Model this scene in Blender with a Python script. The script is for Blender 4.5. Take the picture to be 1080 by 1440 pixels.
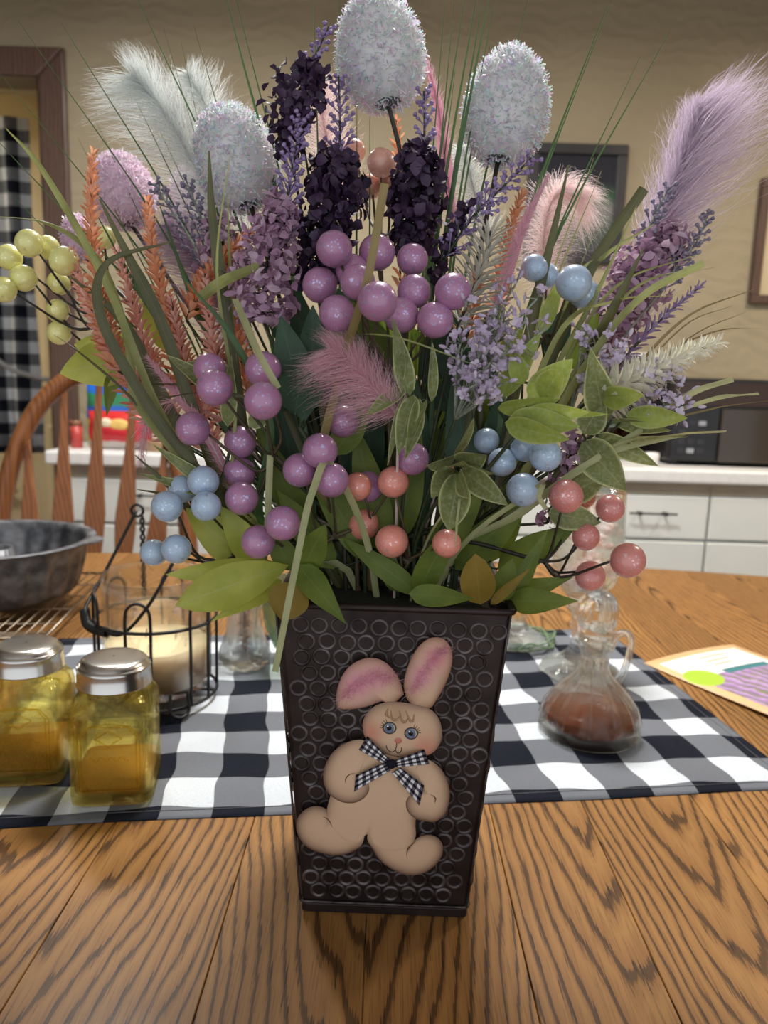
import bpy, bmesh, math, random
import numpy as np
from mathutils import Vector, Matrix
random.seed(7); rng = np.random.default_rng(7)
for o in list(bpy.data.objects): bpy.data.objects.remove(o)
scene = bpy.context.scene
C = scene.collection.objects

# ------------------------------------------------------------------ camera
F = 1082.0; PITCH = math.radians(10); ROLL = 0.03
CAM = np.array([-0.0101, -0.5864, 1.1535])
FW = np.array([0, math.cos(PITCH), -math.sin(PITCH)])
R0 = np.array([1.0, 0, 0]); U0 = np.array([0, math.sin(PITCH), math.cos(PITCH)])
RT = R0 * math.cos(ROLL) + U0 * math.sin(ROLL)
UP = -R0 * math.sin(ROLL) + U0 * math.cos(ROLL)
cd = bpy.data.cameras.new('camera'); cam = bpy.data.objects.new('camera', cd); C.link(cam)
cd.sensor_fit = 'VERTICAL'; cd.sensor_height = 36.0; cd.sensor_width = 27.0
cd.lens = 36.0 * F / 1440.0
cd.clip_start = 0.02
cam.matrix_world = Matrix(((RT[0], UP[0], -FW[0], CAM[0]), (RT[1], UP[1], -FW[1], CAM[1]), (RT[2], UP[2], -FW[2], CAM[2]), (0, 0, 0, 1)))
cd.dof.use_dof = True; cd.dof.focus_distance = 0.54; cd.dof.aperture_fstop = 8.0
scene.camera = cam

# ------------------------------------------------------------------ world, exposure
w = bpy.data.worlds.new('world'); scene.world = w; w.use_nodes = True
w.node_tree.nodes['Background'].inputs[0].default_value = (0.90, 0.94, 1.0, 1)
w.node_tree.nodes['Background'].inputs[1].default_value = 1.02
scene.view_settings.view_transform = 'Standard'; scene.view_settings.look = 'None'
scene.view_settings.gamma = 1.0; scene.view_settings.use_curve_mapping = False
scene.view_settings.exposure = 0.16
TABLE_LAMP = (0.10, 0.72, 2.33, 31.0, (1.0, 0.975, 0.95))      # x, y, z, watts, colour
KITCHEN_LAMPS = ((1.55, 1.15, 2.36, 18.0, (1.0, 0.85, 0.66)), (-0.75, 1.25, 2.36, 14.0, (1.0, 0.97, 0.92)), (-2.78, 2.75, 2.30, 26.0, (1.0, 0.93, 0.80)))  # last entry is an added lamp for the far room, kept out of sight

# ------------------------------------------------------------------ helpers
def ray(x, y): return FW + RT * ((x - 540) / F) - UP * ((y - 720) / F)
def at(x, y, Y):
    d = ray(x, y); return CAM + d * ((Y - CAM[1]) / d[1])
def on(x, y, z=0.75):
    d = ray(x, y); return CAM + d * ((z - CAM[2]) / d[2])
def A(*v): return np.array(v, float)
def unit(v):
    v = np.asarray(v, float); n = np.linalg.norm(v); return v / n if n > 1e-12 else A(0, 0, 1)

def spline(pts, n=8):
    """Catmull-Rom through pts."""
    P = [np.asarray(p, float) for p in pts]
    if len(P) == 2: return np.array([P[0] + (P[1] - P[0]) * t for t in np.linspace(0, 1, n + 1)])
    P = [2 * P[0] - P[1]] + P + [2 * P[-1] - P[-2]]
    out = []
    for i in range(1, len(P) - 2):
        for t in np.linspace(0, 1, n, endpoint=False):
            a, b, c, d = P[i - 1], P[i], P[i + 1], P[i + 2]
            out.append(0.5 * ((2 * b) + (c - a) * t + (2 * a - 5 * b + 4 * c - d) * t * t + (3 * b - a - 3 * c + d) * t ** 3))
    out.append(P[-2]); return np.array(out)

class MB:
    """collects geometry in world space; build() links it as ONE mesh object"""
    def __init__(s): s.v = []; s.f = []; s.n = 0; s.col = []; s.mi = []; s.cur = 0
    def add(s, v, f, col=None):
        v = np.asarray(v, float).reshape(-1, 3)
        s.v.append(v); s.f.extend([tuple(int(i) + s.n for i in q) for q in f]); s.n += len(v)
        s.mi.extend([s.cur] * len(f))
        if col is None: col = np.zeros((len(v), 3))
        s.col.append(np.asarray(col, float).reshape(-1, 3)); return s
    def box(s, lo, hi, M=None):
        x0, y0, z0 = lo; x1, y1, z1 = hi
        v = A((x0, y0, z0), (x1, y0, z0), (x1, y1, z0), (x0, y1, z0), (x0, y0, z1), (x1, y0, z1), (x1, y1, z1), (x0, y1, z1))
        if M is not None: v = np.array([M(p) for p in v])
        return s.add(v, [(0, 3, 2, 1), (4, 5, 6, 7), (0, 1, 5, 4), (1, 2, 6, 5), (2, 3, 7, 6), (3, 0, 4, 7)])
    def tube(s, pts, r, n=6, cap=True, flat=None):
        P = np.asarray(pts, float); m = len(P)
        r = np.full(m, r) if np.isscalar(r) else np.interp(np.linspace(0, 1, m), np.linspace(0, 1, len(r)), r)
        T = np.gradient(P, axis=0); T /= np.linalg.norm(T, axis=1)[:, None] + 1e-12
        ref = A(0, 0, 1) if abs(T[0][2]) < .9 else A(1, 0, 0)
        N = unit(np.cross(T[0], ref)); V = np.zeros((m, n, 3))
        ang = np.linspace(0, 2 * np.pi, n, endpoint=False)
        for i in range(m):
            N = unit(N - T[i] * (N @ T[i])); B = np.cross(T[i], N)
            V[i] = P[i] + r[i] * (np.cos(ang)[:, None] * N + np.sin(ang)[:, None] * B)
        f = [(i * n + j, i * n + (j + 1) % n, (i + 1) * n + (j + 1) % n, (i + 1) * n + j) for i in range(m - 1) for j in range(n)]
        if cap: f += [tuple(range(n - 1, -1, -1)), tuple(range((m - 1) * n, m * n))]
        col = np.repeat(np.linspace(0, 1, m), n)
        return s.add(V.reshape(-1, 3), f, np.stack([col, col * 0, col * 0], 1))
    def ribbon(s, pts, widths, side, thick=0.0, fold=0.0):
        P = np.asarray(pts, float); m = len(P)
        wd = np.full(m, widths) if np.isscalar(widths) else np.interp(np.linspace(0, 1, m), np.linspace(0, 1, len(widths)), widths)
        T = np.gradient(P, axis=0); T /= np.linalg.norm(T, axis=1)[:, None] + 1e-12
        V = []; cl = []
        for i in range(m):
            S = np.asarray(side, float); S = unit(S - T[i] * (S @ T[i])); N = np.cross(T[i], S)
            for k, u in enumerate((-1, 0, 1)):
                V.append(P[i] + S * (u * wd[i] / 2) + N * (fold * wd[i] * (abs(u) - .5))); cl.append((i / (m - 1), u * .5 + .5, 0))
        f = []
        for i in range(m - 1):
            for k in range(2):
                a = i * 3 + k; f.append((a, a + 1, a + 4, a + 3))
        return s.add(V, f, cl)
    def lathe(s, prof, cen, n=32, M=None, flute=None, close=False):
        V = []; m = len(prof)
        for (r, z) in prof:
            for j in range(n):
                a = 2 * math.pi * j / n
                rr = r * (flute(a, z) if flute else 1)
                p = A(rr * math.cos(a), rr * math.sin(a), z)
                V.append((M(p) if M else p) + cen)
        f = [(i * n + j, i * n + (j + 1) % n, (i + 1) * n + (j + 1) % n, (i + 1) * n + j) for i in range(m - 1) for j in range(n)]
        if close: f += [((m - 1) * n + j, (m - 1) * n + (j + 1) % n, (j + 1) % n, j) for j in range(n)]
        return s.add(V, f)
    def ball(s, c, r, n=10, m=6):
        prof = [(max(1e-4, math.sin(math.pi * i / m)), -math.cos(math.pi * i / m)) for i in range(m + 1)]
        r = np.full(3, r) if np.isscalar(r) else np.asarray(r, float)
        V = [A(p * math.cos(2 * math.pi * j / n), p * math.sin(2 * math.pi * j / n), z) * r + c for p, z in prof for j in range(n)]
        f = [(i * n + j, i * n + (j + 1) % n, (i + 1) * n + (j + 1) % n, (i + 1) * n + j) for i in range(m) for j in range(n)]
        return s.add(V, f)
    def leaf(s, base, d, nrm, L, W, curl=0.2, cup=0.25, shape='ovate', nl=8, wave=0.0, twist=0.0):
        d = unit(d); nrm = unit(nrm - d * (np.asarray(nrm) @ d)); sd = np.cross(d, nrm)
        if shape == 'ovate': prof = lambda t: math.sin(math.pi * t ** .8) ** .75 * (1 - .25 * t)
        elif shape == 'lance': prof = lambda t: math.sin(math.pi * t ** .7) ** .9 * (1 - .35 * t)
        elif shape == 'obovate': prof = lambda t: math.sin(math.pi * t ** 1.25) ** .7
        else: prof = lambda t: math.sin(math.pi * t) ** .6
        V = []; cl = []; us = (-1, -.55, 0, .55, 1)
        ph = random.random() * 6
        for i in range(nl + 1):
            t = i / nl; a = curl * t
            c = np.asarray(base) + d * L * (math.sin(a) / a * t if abs(a) > 1e-4 else t) * 1.0 + nrm * (-L * t * (1 - math.cos(a)) / (a if abs(a) > 1e-4 else 1))
            wv = W / 2 * max(.02, prof(min(max(t, .001), .999)))
            tw = twist * t
            sdd = sd * math.cos(tw) + nrm * math.sin(tw); nn = nrm * math.cos(tw) - sd * math.sin(tw)
            for u in us:
                V.append(c + sdd * u * wv + nn * (cup * wv * abs(u) ** 1.5 + wave * W * math.sin(t * 9 + ph + u * 2) * abs(u)))
                cl.append((t, u * .5 + .5, 1))
        f = [(i * 5 + k, i * 5 + k + 1, i * 5 + k + 6, i * 5 + k + 5) for i in range(nl) for k in range(4)]
        return s.add(V, f, cl)
    def barbs(s, P0, D, L, w, droop=(0, 0, -1), k=4, dr=0.3):
        """many thin tapered hairs: P0,D (n,3), L (n)"""
        n = len(P0); t = np.linspace(0, 1, k + 1)
        S = np.cross(D, rng.normal(size=(n, 3))); S /= np.linalg.norm(S, axis=1)[:, None] + 1e-9
        dv = np.asarray(droop, float)
        V = P0[:, None, :] + D[:, None, :] * (L[:, None] * t)[..., None] + (dv * dr)[None, None, :] * (L[:, None] * t ** 2)[..., None]
        wob = rng.normal(size=(n, 1, 3)) * (L[:, None] * 0.10 * np.sin(t * 3.0)[None, :])[..., None]
        V = V + wob
        ww = w * (1 - t * .85)
        Lf = V - S[:, None, :] * ww[None, :, None] / 2; Rt = V + S[:, None, :] * ww[None, :, None] / 2
        allv = np.stack([Lf, Rt], 2).reshape(-1, 3)
        base = np.arange(n)[:, None] * (2 * (k + 1)) + (np.arange(k) * 2)[None, :]
        q = np.stack([base, base + 1, base + 3, base + 2], -1).reshape(-1, 4)
        tc = np.tile(np.repeat(t, 2), n)
        return s.add(allv, q.tolist(), np.stack([tc, tc * 0, tc * 0], 1))
    def build(s, name, mat, parent=None, smooth=True, loc=None):
        V = np.concatenate(s.v) if s.v else np.zeros((0, 3))
        if parent is not None:
            o0 = A(*WL[parent.name])
        else: o0 = A(0, 0, 0) if loc is None else A(*loc)
        me = bpy.data.meshes.new(name); me.from_pydata((V - o0).tolist(), [], s.f)
        if smooth: me.polygons.foreach_set('use_smooth', [True] * len(me.polygons))
        ca = me.color_attributes.new('uvc', 'FLOAT_COLOR', 'POINT')
        cc = np.concatenate(s.col) if s.col else np.zeros((0, 3))
        ca.data.foreach_set('color', np.concatenate([cc, np.ones((len(cc), 1))], 1).astype(np.float32).ravel())
        ms = mat if isinstance(mat, (list, tuple)) else [mat]
        for m in ms: me.materials.append(m)
        if len(ms) > 1: me.polygons.foreach_set('material_index', s.mi)
        me.update()
        o = bpy.data.objects.new(name, me); C.link(o)
        if parent is not None: o.parent = parent
        else: o.location = o0
        WL[o.name] = tuple(o0)
        return o
WL = {}
def thing(name, label, cat, loc, group=None):
    o = bpy.data.objects.new(name, None); C.link(o); o.location = [float(x) for x in loc]; o.empty_display_size = .02
    WL[o.name] = tuple(float(x) for x in loc); tag(o, label, cat, group); return o
def tag(o, label, cat, group=None, kind=None):
    o['label'] = label; o['category'] = cat
    if group: o['group'] = group
    if kind: o['kind'] = kind
    return o
def struct(o, label=None, cat=None):
    o['kind'] = 'structure'
    if label: o['label'] = label
    if cat: o['category'] = cat
    return o
def inst(name, me, parent, world, scale=1.0, rot=(0, 0, 0)):
    o = bpy.data.objects.new(name, me); C.link(o); o.parent = parent
    o.location = [float(world[i] - WL[parent.name][i]) for i in range(3)]
    o.scale = (scale,) * 3 if np.isscalar(scale) else scale; o.rotation_euler = rot
    WL[o.name] = tuple(world); return o
def bevel(o, wd=.003, seg=2):
    m = o.modifiers.new('bevel', 'BEVEL'); m.width = wd; m.segments = seg; m.limit_method = 'ANGLE'; m.angle_limit = .6; return o

# ------------------------------------------------------------------ materials
class NT:
    def __init__(s, name):
        s.m = bpy.data.materials.new(name); s.m.use_nodes = True; s.t = s.m.node_tree; s.N = s.t.nodes; s.L = s.t.links
        s.b = s.N['Principled BSDF']; s.out = s.N['Material Output']
    def n(s, t, **k):
        nd = s.N.new(t)
        for a, v in k.items(): setattr(nd, a, v)
        return nd
    def l(s, a, b): s.L.new(a, b)
    def set(s, **k):
        for a, v in k.items():
            a = {'rough': 'Roughness', 'metal': 'Metallic', 'color': 'Base Color', 'coat': 'Coat Weight', 'trans': 'Transmission Weight', 'ior': 'IOR', 'spec': 'Specular IOR Level', 'sheen': 'Sheen Weight', 'sss': 'Subsurface Weight', 'coatr': 'Coat Roughness', 'emit': 'Emission Color', 'es': 'Emission Strength', 'alpha': 'Alpha'}[a]
            if isinstance(v, tuple) and len(v) == 3: v = v + (1,)
            s.b.inputs[a].default_value = v
        return s
    def math(s, op, a, b=None, c=None, clamp=False):
        nd = s.n('ShaderNodeMath', operation=op, use_clamp=clamp)
        for i, v in enumerate((a, b, c)):
            if v is None: continue
            if isinstance(v, (int, float)): nd.inputs[i].default_value = v
            else: s.l(v, nd.inputs[i])
        return nd.outputs[0]
    def mix(s, fac, a, b, mode='MIX'):
        nd = s.n('ShaderNodeMix', data_type='RGBA', blend_type=mode)
        for i, v in ((0, fac), (6, a), (7, b)):
            if isinstance(v, (int, float)): nd.inputs[i].default_value = v
            elif isinstance(v, tuple): nd.inputs[i].default_value = v + (1,) if len(v) == 3 else v
            else: s.l(v, nd.inputs[i])
        return nd.outputs[2]
    def ramp(s, fac, stops, interp='LINEAR'):
        nd = s.n('ShaderNodeValToRGB'); cr = nd.color_ramp; cr.interpolation = interp
        while len(cr.elements) < len(stops): cr.elements.new(.5)
        for e, (p, c) in zip(cr.elements, stops): e.position = p; e.color = tuple(c) + (1,) if len(c) == 3 else c
        if not isinstance(fac, (int, float)): s.l(fac, nd.inputs[0])
        return nd.outputs[0]
    def noise(s, vec=None, scale=5, detail=3, rough=.5, out=0):
        nd = s.n('ShaderNodeTexNoise'); nd.inputs['Scale'].default_value = scale; nd.inputs['Detail'].default_value = detail; nd.inputs['Roughness'].default_value = rough
        if vec is not None: s.l(vec, nd.inputs['Vector'])
        return nd.outputs[out]
    def coord(s, kind='Object'): return s.n('ShaderNodeTexCoord').outputs[kind]
    def attr(s, name='uvc'): return s.n('ShaderNodeAttribute', attribute_name=name)
    def sep(s, v):
        nd = s.n('ShaderNodeSeparateXYZ'); s.l(v, nd.inputs[0]); return nd.outputs
    def comb(s, x, y, z=0.0):
        nd = s.n('ShaderNodeCombineXYZ')
        for i, v in enumerate((x, y, z)):
            if isinstance(v, (int, float)): nd.inputs[i].default_value = v
            else: s.l(v, nd.inputs[i])
        return nd.outputs[0]
    def bump(s, h, strength=.3, dist=.002):
        nd = s.n('ShaderNodeBump'); nd.inputs['Strength'].default_value = strength; nd.inputs['Distance'].default_value = dist
        s.l(h, nd.inputs['Height']); s.l(nd.outputs[0], s.b.inputs['Normal']); return nd
    def col(s, c): s.l(c, s.b.inputs['Base Color']); return s

def simple(name, color, rough=.5, var=.15, scale=30, bump=0.0, **k):
    m = NT(name); m.set(rough=rough, **k)
    nz = m.noise(m.coord(), scale, 3)
    c2 = tuple(max(0, x * (1 - var)) for x in color); c1 = tuple(min(1, x * (1 + var)) for x in color)
    m.col(m.ramp(nz, [(.3, c2), (.7, c1)]))
    if bump: m.bump(nz, bump, .002)
    return m.m
def island(name, cols, rough=.5, trans=.3, sheen=0.0, **k):
    """petals / hairs: colour varies per connected piece; light shines through"""
    m = NT(name); m.set(rough=rough, **k)
    g = m.n('ShaderNodeNewGeometry').outputs['Random Per Island']
    n = len(cols); c = m.ramp(g, [(i / max(1, n - 1), cols[i]) for i in range(n)])
    m.col(c)
    if trans:
        tb = m.n('ShaderNodeBsdfTranslucent'); m.l(c, tb.inputs[0]); mx = m.n('ShaderNodeMixShader'); mx.inputs[0].default_value = trans
        m.l(m.b.outputs[0], mx.inputs[1]); m.l(tb.outputs[0], mx.inputs[2]); m.l(mx.outputs[0], m.out.inputs[0])
    return m.m
def leafmat(name, dark, light, rib, edge=None, trans=.3, rough=.55, dust=0.0, weave=False):
    m = NT(name); m.set(rough=rough)
    a = m.sep(m.attr().outputs['Vector'])
    nz = m.noise(m.coord(), 55, 4)
    g = m.n('ShaderNodeNewGeometry').outputs['Random Per Island']
    c = m.ramp(m.math('ADD', m.math('MULTIPLY', nz, .7), m.math('MULTIPLY', g, .3)), [(.3, dark), (.68, light)])
    du = m.math('ABSOLUTE', m.math('SUBTRACT', a[1], .5))
    ribf = m.math('SUBTRACT', 1.0, m.math('MULTIPLY', du, 28), clamp=True)
    vv = m.math('FRACT', m.math('MULTIPLY', m.math('SUBTRACT', a[0], m.math('MULTIPLY', du, .5)), 7.0))
    vein = m.math('MULTIPLY', m.math('SUBTRACT', 1.0, m.math('MULTIPLY', m.math('ABSOLUTE', m.math('SUBTRACT', vv, .5)), 12), clamp=True), .35)
    c = m.mix(m.math('MULTIPLY', m.math('MAXIMUM', ribf, vein), .7), c, rib)
    if edge:
        ef = m.math('MULTIPLY', m.math('SUBTRACT', du, .40, clamp=True), 12.0, clamp=True)
        c = m.mix(ef, c, edge)
    if dust:
        c = m.mix(m.math('MULTIPLY', m.math('SUBTRACT', m.noise(m.coord(), 400, 2), .45, clamp=True), dust * 4, clamp=True), c, (.75, .80, .68))
    m.col(c)
    if weave: m.bump(m.noise(m.coord(), 900, 1), .25, .0006)
    tb = m.n('ShaderNodeBsdfTranslucent'); m.l(c, tb.inputs[0]); mx = m.n('ShaderNodeMixShader'); mx.inputs[0].default_value = trans
    m.l(m.b.outputs[0], mx.inputs[1]); m.l(tb.outputs[0], mx.inputs[2]); m.l(mx.outputs[0], m.out.inputs[0])
    return m.m
def berrymat(name, base, tint, spark):
    m = NT(name); m.set(rough=.33, coat=.6, spec=.6)
    m.b.inputs['Coat Roughness'].default_value = .12
    v = m.n('ShaderNodeTexVoronoi'); v.inputs['Scale'].default_value = 900; m.l(m.coord(), v.inputs['Vector'])
    hs = m.sep(v.outputs['Color'])
    rnd = m.n('ShaderNodeObjectInfo').outputs['Random']
    c = m.mix(m.noise(m.coord(), 90, 3), base, tint)
    c = m.mix(m.math('MULTIPLY', rnd, .25), c, tuple(x * .75 for x in base))
    fl = m.math('GREATER_THAN', hs[0], .90)
    c = m.mix(m.math('MULTIPLY', fl, .55), c, spark)
    m.col(c)
    m.l(m.math('MULTIPLY', fl, .6), m.b.inputs['Metallic'])
    m.bump(hs[1], .22, .0005)
    return m.m
def clearglass(name, tint=(1, 1, 1), mixin=.45, rough=.0, bumps=0.0):
    m = NT(name)
    g = m.n('ShaderNodeBsdfGlass'); g.inputs['Color'].default_value = tint + (1,); g.inputs['IOR'].default_value = 1.45; g.inputs['Roughness'].default_value = rough
    t = m.n('ShaderNodeBsdfTransparent'); t.inputs[0].default_value = tint + (1,)
    mx = m.n('ShaderNodeMixShader'); mx.inputs[0].default_value = mixin
    if bumps:
        b = m.n('ShaderNodeBump'); b.inputs['Strength'].default_value = bumps; b.inputs['Distance'].default_value = .002
        m.l(m.noise(m.coord(), 160, 2), b.inputs['Height']); m.l(b.outputs[0], g.inputs['Normal'])
    m.l(g.outputs[0], mx.inputs[1]); m.l(t.outputs[0], mx.inputs[2]); m.l(mx.outputs[0], m.out.inputs[0]); return m.m

def woodmat(name, light, mid, dark, ring=150.0, axis=1, rough=.42, objrand=True, scale=1.0, coat=.05):
    m = NT(name); m.set(rough=rough, coat=coat, spec=.28); m.b.inputs['Coat Roughness'].default_value = .18
    o = m.coord('Object'); s = m.sep(o)
    X = s[0] if axis == 1 else (s[1] if axis == 0 else s[0]); Y = s[axis] if axis != 1 else s[1]
    if axis == 2: X = m.math('ADD', s[0], s[1])
    rnd = m.n('ShaderNodeObjectInfo').outputs['Random'] if objrand else 0.37
    rr = m.math('MULTIPLY', rnd, 17.3)
    wob = m.noise(m.comb(m.math('MULTIPLY', X, 5 * scale), m.math('MULTIPLY', Y, 2.2 * scale), rr), 1.0, 3)
    fine = m.noise(m.comb(m.math('MULTIPLY', X, 60 * scale), m.math('MULTIPLY', Y, 5 * scale), rr), 1.0, 3)
    off = m.math('MULTIPLY', m.math('SUBTRACT', m.math('FRACT', m.math('MULTIPLY', rnd, 7.7)), .5), .20)
    u = m.math('ADD', m.math('ADD', X, off), m.math('MULTIPLY', m.math('SUBTRACT', wob, .5), .06))
    v = m.math('ADD', m.math('MULTIPLY', m.math('SUBTRACT', Y, m.math('MULTIPLY', m.math('FRACT', m.math('MULTIPLY', rnd, 3.1)), .9)), .085), .0)
    r = m.math('SQRT', m.math('ADD', m.math('MULTIPLY', u, u), m.math('MULTIPLY', v, v)))
    r = m.math('ADD', r, m.math('MULTIPLY', m.math('SUBTRACT', fine, .5), .010))
    pore = m.noise(m.comb(m.math('MULTIPLY', X, 800 * scale), m.math('MULTIPLY', Y, 24 * scale), rr), 1.0, 3, .6)
    r = m.math('ADD', r, m.math('MULTIPLY', m.math('SUBTRACT', pore, .5), .0034 / scale))
    fr = m.math('FRACT', m.math('MULTIPLY', r, ring * scale))
    big = m.noise(m.comb(m.math('MULTIPLY', X, 3), m.math('MULTIPLY', Y, 1.2), rr), 1.0, 2)
    c = m.ramp(fr, [(0.0, dark), (.15, dark), (.21, mid), (.45, light), (.95, mid), (1, dark)])
    c = m.mix(.25, c, m.ramp(big, [(.3, mid), (.7, light)]))
    pf = m.math('MULTIPLY', m.math('SUBTRACT', pore, .53, clamp=True), 7.0, clamp=True)
    pf = m.math('MULTIPLY', pf, m.math('ADD', .30, m.math('MULTIPLY', m.math('LESS_THAN', fr, .40), .5)))
    c = m.mix(pf, c, tuple(x * .55 for x in dark))
    tone = m.math('ADD', .88, m.math('MULTIPLY', m.math('FRACT', m.math('MULTIPLY', rnd, 5.3)), .24))
    tn = m.comb(tone, tone, tone); c = m.mix(1.0, c, tn, 'MULTIPLY')
    m.col(c); m.bump(pore, .08, .0008); return m.m
# ================================================================== the room
T = 0.75                                   # table top height
WY = 2.30                                  # back wall plane
m_wall = NT('wall_paint'); m_wall.set(rough=.8)
_n = m_wall.noise(m_wall.coord(), 3, 2); m_wall.col(m_wall.ramp(_n, [(.3, (.33, .275, .18)), (.7, (.37, .31, .205))]))
_w = m_wall.n('ShaderNodeTexWave', wave_type='RINGS'); _w.inputs['Scale'].default_value = 9; _w.inputs['Distortion'].default_value = 9; _w.inputs['Detail'].default_value = 2
m_wall.l(m_wall.coord(), _w.inputs['Vector']); m_wall.bump(_w.outputs['Fac'], .35, .006)
m_wall = m_wall.m
m_ceil = simple('ceiling_paint', (.62, .58, .52), .9, .05, 20)
m_floor = woodmat('floor_wood', (.34, .21, .11), (.25, .14, .07), (.13, .07, .035), 60)
m_casing = woodmat('casing_wood', (.155, .095, .07), (.11, .065, .048), (.06, .035, .028), 70, axis=2, rough=.4)
m_cream = simple('cream_paint', (.58, .48, .30), .6, .05, 8)
m_white = simple('white_cabinet', (.74, .76, .72), .45, .03, 6)
m_top = simple('white_laminate', (.80, .80, .78), .35, .04, 60)
m_trimb = simple('beige_edge', (.42, .36, .27), .6, .08, 20)
m_iron = simple('dark_iron', (.02, .02, .022), .42, .2, 60, metal=.4)
m_black = simple('black_plastic', (.012, .012, .014), .3, .2, 20)

b = MB(); b.box((-3, -2.2, -.05), (3, 4.2, 0)); struct(b.build('floor', m_floor))
b = MB(); b.box((-3, -2.2, 2.47), (3, 4.2, 2.52)); struct(b.build('ceiling', m_ceil))
# back wall with the doorway left out
tl = at(66, 110, WY); tr = at(104, 78, WY)
dxr = float(at(68, 380, WY)[0]); DTOP = float(tl[2]); dxl = dxr - .86
b = MB(); b.box((dxr, WY, 0), (3, WY + .12, 2.47)); b.box((-3, WY, 0), (dxl, WY + .12, 2.47)); b.box((dxl, WY, DTOP), (dxr, WY + .12, 2.47))
struct(b.build('wall_back', m_wall, smooth=False))
b = MB(); b.box((-3.1, -2.2, 0), (-3, 4.2, 2.47)); struct(b.build('wall_left', m_wall))
b = MB(); b.box((3, -2.2, 0), (3.1, 4.2, 2.47)); struct(b.build('wall_right', m_wall))
b = MB(); b.box((-3, 3.5, 0), (3, 3.6, 2.47)); struct(b.build('wall_far', m_cream))
# casing: two jambs and a head with mitred corners
CW = .095
def casing(pts, name):
    b = MB(); n = len(pts); v = []
    for (x, z) in pts: v.append((x, WY - .022, z))
    for (x, z) in pts: v.append((x, WY + .0, z))
    b.add(v, [tuple(range(n - 1, -1, -1))] + [tuple(range(n, 2 * n))] + [(i, (i + 1) % n, n + (i + 1) % n, n + i) for i in range(n)])
    o = b.build(name, m_casing, smooth=False); bevel(o, .008, 2); return struct(o)
casing([(dxr, 0), (dxr + CW, 0), (dxr + CW, DTOP + CW), (dxr, DTOP)], 'trim_1')
casing([(dxl - CW, 0), (dxl, 0), (dxl, DTOP), (dxl - CW, DTOP + CW)], 'trim_2')
casing([(dxl, DTOP), (dxr, DTOP), (dxr + CW, DTOP + CW), (dxl - CW, DTOP + CW)], 'trim_3')
# reveal of the doorway
b = MB(); b.box((dxr - .012, WY + .0, 0), (dxr, WY + .12, DTOP)); struct(b.build('trim_4', m_casing))
# cream panelled door beyond, checked curtain on a rod beside it
b = MB(); b.box((-2.3, 3.44, .01), (-1.35, 3.48, 2.05)); d1 = struct(b.build('door_1', m_cream, smooth=False)); bevel(d1, .004)
for (x0, x1, z0, z1) in ((-2.2, -1.88, .15, .85), (-1.78, -1.45, .15, .85), (-2.2, -1.88, 1.0, 1.9), (-1.78, -1.45, 1.0, 1.9)):
    b = MB(); b.box((x0, 3.428, z0), (x1, 3.442, z1)); o = b.build('door_panel', m_cream, d1, False); bevel(o, .006)
m_brass = simple('brass', (.55, .40, .14), .3, .1, 40, metal=1.0)
kp = at(10, 690, 3.40); b = MB(); b.tube([kp + A(-.06, 0, 0), kp + A(.05, 0, 0)], .009); b.tube([kp, kp + A(0, .05, 0)], .012); b.build('door_handle', m_brass, d1)

def gingham(name, pu, pv, ou=0.0, ov=0.0, light=(.60, .645, .69), mid=(.155, .165, .185), dark=(.009, .011, .018), kind='Object', axes=(0, 1), rough=.9, weave=900):
    m = NT(name); m.set(rough=rough, spec=.08)
    src = m.attr().outputs['Vector'] if kind == 'attr' else m.coord(kind)
    s = m.sep(src)
    fu = m.math('LESS_THAN', m.math('FRACT', m.math('ADD', m.math('DIVIDE', s[axes[0]], pu), ou)), .5)
    fv = m.math('LESS_THAN', m.math('FRACT', m.math('ADD', m.math('DIVIDE', s[axes[1]], pv), ov)), .5)
    sm = m.math('MULTIPLY', m.math('ADD', fu, fv), .5)
    c = m.ramp(sm, [(0, light), (.25, mid), (.75, dark)], 'CONSTANT')
    nz = m.noise(m.coord(), weave, 2)
    c = m.mix(m.math('MULTIPLY', m.math('SUBTRACT', nz, .48, clamp=True), .9, clamp=True), c, (.05, .05, .06))
    m.col(c); m.bump(m.noise(m.coord(), weave * 1.4, 1), .25, .0006); return m.m
m_curt = gingham('checked_curtain', .105, .105, .1, .0, axes=(0, 2))
cy = 2.95; c0 = at(-160, 170, cy); c1 = at(36, 165, cy)
zt, zb = float(c1[2]), float(at(30, 560, cy)[2]) - .25
b = MB(); nx = 60
V = []; f = []
for i in range(nx + 1):
    t = i / nx; x = c0[0] + (c1[0] - c0[0]) * t; yo = .022 * math.sin(t * 34) + .01 * math.sin(t * 13 + 1)
    for k in range(9): V.append((x + .006 * math.sin(k + t * 20), cy + yo * (.5 + .06 * k), zt + (zb - zt) * k / 8))
for i in range(nx):
    for k in range(8): a = i * 9 + k; f.append((a, a + 1, a + 10, a + 9))
b.add(V, f); cu = b.build('curtain', m_curt); cu.location = (0, 0, 0)
sol = cu.modifiers.new('solid', 'SOLIDIFY'); sol.thickness = .003
tag(cu, 'black and white buffalo check curtain hanging beyond the doorway', 'curtain')
m_grey = simple('grey_metal', (.42, .43, .45), .35, .1, 30, metal=.6)
b = MB(); hp = [at(x, y, 2.75) for x, y in ((-70, 380), (-45, 455), (-10, 500), (20, 521), (52, 531))]
hp.append(hp[-1] + A(.08, 0, -.03)); hp.append(hp[-1] + A(.04, 0, -.15)); hp.append(hp[-1] + A(.005, 0, -.3)); hp.append(A(hp[-1][0], hp[-1][1], 0))
b.tube(spline(hp, 8), .011, 8); tag(b.build('hat_stand', m_grey), 'pale grey bent metal rod standing before the checked curtain', 'metal rod')

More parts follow.
